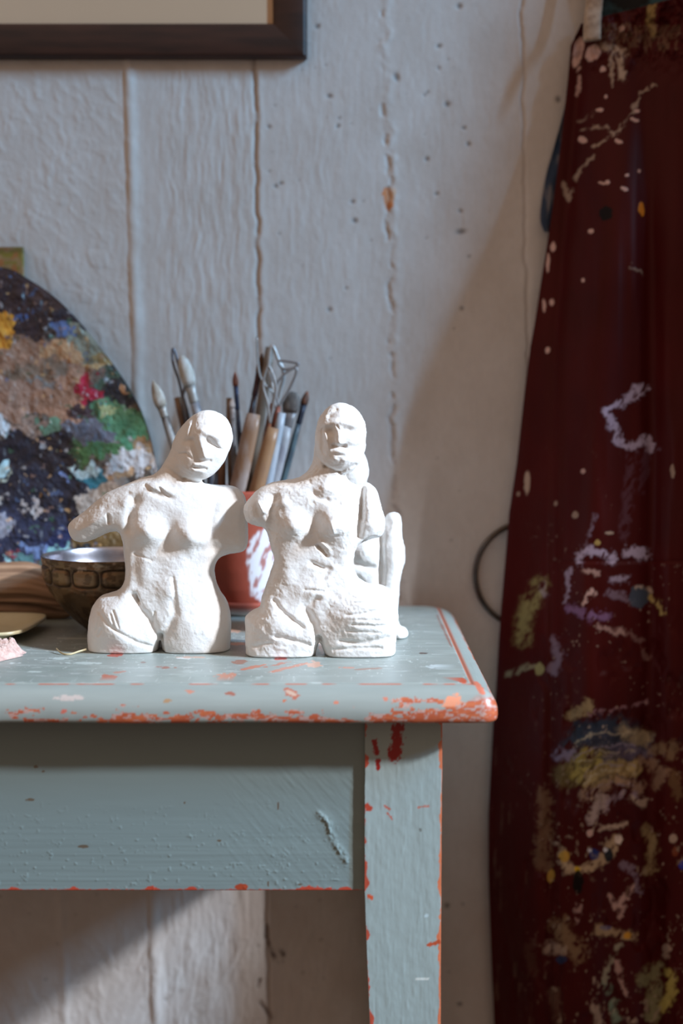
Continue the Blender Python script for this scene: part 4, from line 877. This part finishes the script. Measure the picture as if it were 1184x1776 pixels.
    # the big blue, grey and ochre swirl
    sw = lambda dy, dx=0: [(985+dx, 1296+dy), (1025+dx, 1262+dy), (1065+dx, 1258+dy), (1095+dx, 1270+dy)]
    def wash(x, y, rx, ry, an, c, a): lay(col, sstep(1.3, .6, eblob(PX+10*wx, PY+10*wy, x, y, rx, ry, an)+.5*n6)*a, c)
    wash(1045, 1275, 62, 26, 8, (44, 52, 66), .9); wash(1080, 1305, 50, 18, -8, (78, 72, 92), .8); wash(1010, 1335, 45, 24, -25, (98, 84, 48), .85); wash(1060, 1340, 55, 20, -15, (146, 126, 84), .75); wash(1098, 1276, 24, 16, 10, (160, 142, 112), .8)
    st(sw(0), 17, (48, 58, 74), .92, -.1, .5); st(sw(18, 20), 15, (62, 66, 84), .85, 0, .7); st([(1085, 1272), (1112, 1278)], 14, (158, 142, 112), .85, 0, .7)
    st([(978, 1345), (1010, 1318), (1045, 1312)], 20, (104, 88, 56), .8, .05, .7); st([(992, 1340), (1020, 1300)], 9, (150, 132, 66), .85, 0, .9); st([(1000, 1350), (1040, 1320), (1070, 1318)], 9, (168, 152, 84), .85, 0, .9)
    st([(1020, 1358), (1060, 1345), (1100, 1330)], 13, (170, 150, 104), .8, .05, .8); st([(1055, 1315), (1090, 1302), (1120, 1310)], 8, (104, 96, 118), .7, .1, 1.0); st([(968, 1305), (985, 1312)], 10, (136, 124, 150), .75, .15, 1.2)
    st([(1010, 1378), (1050, 1358), (1090, 1352), (1112, 1368)], 9, (160, 132, 112), .75, .1, 1.1); st([(1048, 1400), (1070, 1375), (1105, 1380)], 6, (166, 150, 166), .75, 0, .9); st([(1095, 1385), (1115, 1392)], 7, CR, .7, .1)
    st([(1028, 1418), (1042, 1382), (1040, 1400)], 9, (190, 172, 168), .8, .15, 1.3); st([(1130, 1300), (1168, 1292), (1165, 1310)], 9, (140, 116, 88), .7, .15, 1.2); st([(1118, 1320), (1150, 1340), (1140, 1360)], 9, (150, 122, 100), .7, .2, 1.3); st([(1168, 1345), (1175, 1380)], 9, (120, 96, 66), .6, .2, 1.3)
    for a in range(9):
        yy = 1268+a*11; st([(995+3*a, yy+22), (1040, yy+2), (1100, yy+4)], 1.6, ((186, 176, 150), (40, 40, 52), (150, 140, 160))[a % 3], .6, 0, 1.4)
    # lower splatters
    st([(940, 1380), (945, 1430), (938, 1480), (944, 1500)], 12, (130, 104, 80), .6, .25, 1.6); st([(975, 1480), (985, 1505), (1005, 1510), (1035, 1500), (1062, 1470), (1070, 1455)], 8, (196, 172, 140), .85, .15, 1.3)
    dot(1030, 1482, 9, 10, 0, (40, 56, 120)); dot(1055, 1482, 8, 11, 0, (22, 30, 40)); dot(1050, 1474, 4, 4, 0, (226, 230, 240)); dot(1022, 1475, 4, 3, 0, (210, 214, 230)); dot(978, 1485, 9, 10, 0, (196, 150, 40), .8); dot(1001, 1508, 6, 5, 0, (214, 178, 40))
    st([(1030, 1440), (1052, 1438), (1062, 1430), (1090, 1428)], 4, CR, .85, .05, 1.2); dot(1023, 1445, 6, 6, 0, PK); dot(1072, 1456, 7, 8, 0, (226, 210, 200)); dot(1002, 1530, 9, 20, 0, (12, 10, 10)); dot(955, 1520, 6, 12, 10, (190, 150, 66), .8)
    st([(1120, 1440), (1132, 1470), (1128, 1505)], 10, (150, 132, 96), .8, .1, 1.0); dot(1167, 1455, 6, 8, 0, CR, .7); dot(1182, 1500, 5, 8, 0, (50, 60, 160)); dot(1170, 1478, 6, 8, 0, (150, 80, 50), .5)
    st([(1058, 1555), (1068, 1575), (1080, 1560), (1096, 1540)], 5, PK, .75, .1, 1.2); st([(1075, 1590), (1082, 1570)], 4, PK, .6); st([(1080, 1500), (1100, 1510), (1108, 1545)], 5, LV, .35, .3, 1.8)
    st([(970, 1610), (990, 1640), (1000, 1650)], 16, (140, 116, 88), .75, .2, 1.4); st([(950, 1640), (975, 1650)], 9, CR, .5, .2); dot(973, 1665, 10, 7, 0, (40, 50, 84)); st([(1000, 1570), (1002, 1600)], 4, PK, .5, .2)
    st([(1040, 1612), (1070, 1618), (1095, 1625)], 9, (176, 154, 122), .8, .2, 1.4); dot(1088, 1622, 7, 6, 0, (206, 150, 50)); dot(1050, 1608, 10, 4, 0, (90, 96, 140), .6)
    st([(1070, 1640), (1060, 1670), (1045, 1710)], 5, (160, 156, 136), .8, 0, .9); st([(1048, 1710), (1062, 1745), (1070, 1776)], 8, (122, 142, 124), .85, 0, .7); st([(1030, 1700), (1042, 1715)], 4, CR, .6); st([(1070, 1670), (1080, 1710), (1088, 1730)], 4, PK, .6, .1, 1.2)
    st([(1118, 1700), (1135, 1680), (1138, 1720), (1130, 1760)], 12, (132, 130, 96), .75, .2, 1.3); st([(1160, 1690), (1165, 1720), (1150, 1750)], 8, (176, 164, 90), .8, .15, 1.2); dot(1155, 1645, 9, 8, 0, CR, .5); st([(1152, 1650), (1152, 1660)], 6, CR, .5)
    st([(1030, 1740), (1040, 1776)], 7, CR, .6, .2, 1.4); st([(1085, 1765), (1100, 1770)], 5, CR, .7); st([(960, 1720), (970, 1776)], 8, (110, 86, 70), .5, .25, 1.5); st([(925, 1690), (915, 1640)], 8, (100, 74, 60), .35, .2, 1.4)
    lay(col, sstep(.36, .44, fbm(PX/8, PY/11, 0, 160, 3))*sstep(1100, 1500, PY)*sstep(900, 980, PX)*.6*sstep(-.05, .2, fbm(PX/70, PY/60, 0, 165)), (158, 140, 122)); lay(col, sstep(.50, .56, fbm(PX/5, PY/7, 0, 161, 3))*sstep(880, 960, PX)*sstep(700,1300,PY)*.6*sstep(0, .25, fbm(PX/50, PY/40, 0, 166)), (186, 166, 150))
    lay(col, sstep(.38, .5, fbm(PX/6, PY/40, 0, 162, 3))*sstep(1250, 1400, PY)*sstep(965, 950, PX)*.35, (120, 96, 80))
    Hp = .0005*(col.sum(-1) > .35)
    X, Z = at(PX, PY, Y)
    fr = np.stack([X, Y-Hp, Z], -1); bk = np.stack([X, np.minimum(Y+.0025, WALL-.002), Z], -1)
    V, F = sheet(fr, bk); F = F[:, ::-1].copy()
    root = thing('apron', 'dark red oilcloth painter\'s apron smeared with dried paint, hanging at the right', 'apron', (.3, WALL, 1.3))
    mesh('apron_body', V, F, mat('red_oilcloth', rough=.48, attr=True, bump=.15, bscale=60, spec=.14, bdist=.001), root, col=np.concatenate([col.reshape(-1, 3)]*2))
    # beige neck strap going up out of sight
    P = [pt(1026, 70, 1.388), pt(1027, 30, 1.394), pt(1030, 0, 1.402), pt(1034, -120, 1.408), pt(1060, -300, 1.412)]
    V, F = tube(spline([tuple(p) for p in P], 6, closed=False), [(.0085, .0022)]*25, 12)
    mesh('neck_strap', V, F, mat('beige_webbing', (178, 160, 142), .8, color2=(150, 132, 116), scale=160, bump=.4, bscale=900), root)['label'] = 'beige cloth neck strap'
build_apron()
def ribbon(name, label, cat, left, right, y0, m, fold, nu=40, nv=120, th=.002):
    """hanging cloth between two edge lines given top to bottom"""
    Lp = np.array(spline(left, 20, closed=False)); Rp = np.array(spline(right, 20, closed=False)); n = min(len(Lp), len(Rp)); Lp, Rp = Lp[:n], Rp[:n]
    u = np.linspace(0, 1, nu)[:, None]
    PX = Lp[None, :, 0]*(1-u)+Rp[None, :, 0]*u; PY = Lp[None, :, 1]*(1-u)+Rp[None, :, 1]*u
    Y = y0(PX, PY)+fold*np.sin(u*9+PY/40.)+fold*1.5*fbm(PX/15, PY/60, 0, 170)
    X, Z = at(PX, PY, Y)
    V, F = sheet(np.stack([X, Y, Z], -1), np.stack([X, Y+th, Z], -1)); 
    o = mesh(name, V, F[:, ::-1].copy(), m); tag(o, label, cat); return o
ribbon('cloth_rag', 'dark blue striped rag hanging behind the left edge of the red apron', 'rag', [(986, 140), (978, 190), (962, 250), (948, 300), (940, 345), (937, 380), (944, 402)], [(1010, 140), (1008, 190), (1000, 250), (992, 300), (985, 345), (978, 385), (968, 404)],
       lambda a, b: 1.4145-.004*np.sin(b/60), mat('blue_striped_cloth', (38, 54, 78), .85, color2=(112, 108, 112), scale=55, stretch=(3, 1, .7), bump=.4, bscale=600, lo_hi=(.5, .66)), .0012)
ribbon('teal_garment', 'dark teal garment hanging behind the top of the red apron', 'garment', [(1044, -160), (1044, -60), (1044, 0), (1044, 60), (1050, 100)], [(1200, -160), (1200, -60), (1200, 0), (1200, 60), (1200, 100)],
       lambda a, b: 1.4120+0*a, mat('teal_cloth', (58, 96, 104), .85, color2=(10, 14, 18), scale=22, bump=.4, bscale=500, lo_hi=(.42, .52)), .002)
def build_ring():
    c = pt(915, 997, 1.4185); R = .0528
    pts = [(c.x+R*math.cos(2*math.pi*k/96), c.y, c.z+R*math.sin(2*math.pi*k/96)) for k in range(97)]
    V, F = tube(pts, .0027, 14)
    o = mesh('metal_ring', V, F, mat('chromed_steel', (96, 90, 86), .22, 1., color2=(60, 54, 50), scale=40))
    tag(o, 'thin metal ring sticking out from behind the red apron beside the wall', 'ring')
build_ring()

# ------------------------------------------------------------------ things at the left end of the table
def build_driftwood():
    # weathered piece of wood lying along the wall
    n, m_ = 160, 90; t = np.linspace(0, 1, n)[:, None]; a = np.linspace(0, 2*math.pi, m_, endpoint=False)[None]
    xa, xb = float(at(-230, 1030, 1.315)[0]), float(at(137, 1030, 1.315)[0])
    X = xa+(xb-xa)*t+0*a
    r = .0262*(1-sstep(.72, 1., t)*.34)*np.sqrt(np.clip(1-((t-.5)/.5)**14, 0.0004, 1)); yc = 1.318; zc = .0235*(1-.30*sstep(.75, 1., t))
    g = fbm(X*12, np.cos(a)*5+0*X, np.sin(a)*5+0*X, 180, 4); gr = fbm(X*9, np.cos(a)*16+0*X, np.sin(a)*16+0*X, 181, 3)
    cr = np.exp(-((a-3.75-.25*np.sin(t*7))/.09)**2)+.8*np.exp(-((a-3.35+.2*t)/.07)**2)
    R = r*(1+.22*g+.10*gr-.16*cr)
    Y = yc+R*np.cos(a)*.82; Z = TOP+np.maximum(zc+R*np.sin(a), .0003)
    PX, PY = proj(X, Y, Z)
    col = np.tile(srgb(156, 124, 98), (*X.shape, 1))*(1+.5*gr[..., None]); lay(col, np.clip(cr, 0, 1)*.85, (64, 40, 26)); lay(col, sstep(.05, .4, g)*.6, (122, 84, 58)); lay(col, sstep(.1, .5, -gr)*.5, (96, 62, 42))
    V = np.stack([X, Y, Z], -1)
    F = gridF(n, m_+1)  # wrap in second index
    i, j = np.meshgrid(np.arange(n-1), np.arange(m_), indexing='ij'); j2 = (j+1) % m_
    F = np.stack([i*m_+j, (i+1)*m_+j, (i+1)*m_+j2, i*m_+j2], -1).reshape(-1, 4)[:, ::-1].copy()
    Vv = V.reshape(-1, 3)
    o = mesh('driftwood', Vv, F, mat('weathered_wood', rough=.75, attr=True, bump=.5, bscale=160, stretch=(.15, 1, 1)), col=col)
    tag(o, 'weathered brown piece of driftwood lying below the palette', 'driftwood')
build_driftwood()
def build_dish():
    # shallow cream tray, corner with a turned-up lip
    nu, nv = 80, 60; cxs = (-.400, -.2640); cys = (1.164, 1.278)
    u, v = np.meshgrid(np.linspace(-1, 1, nu), np.linspace(-1, 1, nv), indexing='ij')
    e = (np.abs(u)**5+np.abs(v)**5)**.2; sc = np.where(e > 0, np.maximum(np.abs(u), np.abs(v))/np.maximum(e, 1e-6), 1)
    uu, vv = u*sc, v*sc; rim = np.maximum(np.abs(u), np.abs(v))
    X = (cxs[0]+cxs[1])/2+(cxs[1]-cxs[0])/2*uu*(1+.05*vv); Y = (cys[0]+cys[1])/2+(cys[1]-cys[0])/2*vv
    Z = TOP+.0012+.0085*sstep(.62, 1., rim)
    fr = np.stack([X, Y, Z+.0018], -1); bk = np.stack([X, Y, Z-.0010], -1)
    V, F = sheet(fr, bk)
    tag(mesh('cream_tray', V, F, mat('cream_glaze', (208, 196, 160), .35, color2=(190, 176, 140), scale=18, spec=.5)), 'shallow cream tray with turned-up lip at the left edge of the table', 'tray')
build_dish()
def build_cloth():
    nu, nv = 260, 200
    u, v = np.meshgrid(np.linspace(-.412, -.2515, nu), np.linspace(1.080, 1.160, nv), indexing='ij')
    PX, PY = proj(u, v, TOP)
    edge = np.minimum(np.minimum((-.2540-u+.0035*fbm(v*120, 1, 0, 190))/.012, (v-1.088+.003*fbm(u*120, 1, 0, 191))/.010), (1.158-v)/.015)
    # right end narrows to a folded corner
    edge = np.minimum(edge, ((-.2530-u)*1.0+.000-(np.abs(v-1.130)-.006)*.55)/.012)
    h = sstep(0, 1, edge)
    loops = np.clip(fbm(u*520, v*520, 0, 192, 2)+.35, 0, 1)
    Z = TOP+.0003+h*(.0085+.006*fbm(u*45, v*70, 0, 193)+.0028*loops)
    X = u+.0008*fbm(u*600, v*600, 0, 194)*h; Y = v+.0008*fbm(u*600, v*600, 0, 195)*h
    keep = (edge > -.02).reshape(-1)
    fr = np.stack([X, Y, Z], -1).reshape(-1, 3); F = gridF(nu, nv); F = F[keep[F].all(1)]
    idx = -np.ones(len(fr), int); used = np.unique(F); idx[used] = np.arange(len(used))
    tag(mesh('terry_cloth', fr[used], idx[F], mat('pink_terry', (206, 176, 164), .95, color2=(184, 148, 138), scale=240, bump=.6, bscale=900, sheen=.4)), 'crumpled dusty pink terry cloth at the left edge of the table', 'cloth')
    # white and pale blue bit of tissue tucked on it
    n = 40; u, v = np.meshgrid(np.linspace(0, 1, n), np.linspace(0, 1, n), indexing='ij')
    X = -.330+.044*u; Y = 1.138+.017*v; Z = TOP+.0125+.006*np.sin(u*3.1)*np.sin(v*3.1)*(1+.7*fbm(u*6, v*6, 0, 196))-.004*sstep(.8, 1, u)
    col = np.tile(srgb(206, 214, 226), (n, n, 1)); lay(col, sstep(.0, .2, fbm(u*8, v*8, 0, 197))*.7, (120, 150, 186))
    V, F = sheet(np.stack([X, Y, Z], -1), np.stack([X, Y, Z-.0012], -1))
    tag(mesh('paper_tissue', V, F, mat('tissue', rough=.9, attr=True), col=np.concatenate([col.reshape(-1, 3)]*2)), 'white and pale blue crumpled tissue lying on the pink cloth', 'tissue')
build_cloth()
# curled shaving lying in front of the bowl
def ground(px, py):
    b = (CYP-py)/FPX; fy, fz = cp+b*sn, -sn+b*cp; t = (TOP-CAM_Z)/fz; return ((px-CXP)/FPX*t, fy*t)
g = [ground(*q) for q in [(98, 1132), (108, 1136), (122, 1136.5), (136, 1134), (150, 1132.5)]]
P = [(a, b, TOP+z) for (a, b), z in zip(g, (.0032, .0012, .0009, .0018, .0030))]
V, F = tube(spline(P, 8, closed=False), [(.0009, .0003)]*33, 8)
tag(mesh('wood_shaving', V, F, mat('pale_shaving', (206, 192, 156), .6, color2=(186, 168, 130), scale=60)), 'thin pale curled shaving lying on the table in front of the bowl', 'shaving')

# ------------------------------------------------------------------ tilted panel added at the right, out of view, to shade the apron and wall
def build_light_blocker():
    pl = []
    for px, py in ((872, 80), (462, 1550)):      # where the edge of its shade falls on the wall
        w = pt(px, py, WALL); q = w+(SUN_A-w)*((WALL-.95)/(WALL-SUN_A.y)); pl.append((q.x, q.z))
    pl.reverse(); sl = (pl[1][0]-pl[0][0])/(pl[1][1]-pl[0][1]); a = math.atan(sl)
    root = thing('light_blocker', 'large tilted panel added out of view to shade the apron and wall', 'canvas', (1.3, .95, 0))
    d = Vector((math.sin(a), 0, math.cos(a))); n = Vector((math.cos(a), 0, -math.sin(a)))
    O = Vector((pl[0][0], .95, pl[0][1]))-d*.55; Hh, Ww = 1.85, 1.0
    if (O+n*Ww).z < .0: O = O+d*(-(O+n*Ww).z/d.z+.001)
    def slab(u0, u1, v0, v1, y0, y1):
        V = [tuple(O+n*u+d*v+Vector((0, y, 0))) for u in (u0, u1) for y in (y0, y1) for v in (v0, v1)]
        return V, [(0, 1, 3, 2), (4, 6, 7, 5), (0, 4, 5, 1), (2, 3, 7, 6), (0, 2, 6, 4), (1, 5, 7, 3)]
    V, F = slab(0, Ww, 0, Hh, -.002, .001); mesh('blocker_sheet', V, F, mat('blocker_sheet_brown', (150, 120, 96), .9, color2=(138, 110, 86), scale=60, bump=.3, bscale=900), root, False)
    for q in [(0, .04, 0, Hh), (Ww-.04, Ww, 0, Hh), (.04, Ww-.04, 0, .04), (.04, Ww-.04, Hh-.04, Hh)]:
        V, F = slab(*q, .001, .022); mesh('blocker_bar', V, F, mat('blocker_bar_tan', (170, 132, 92), .6, color2=(150, 112, 76), scale=20), root, False)
build_light_blocker()
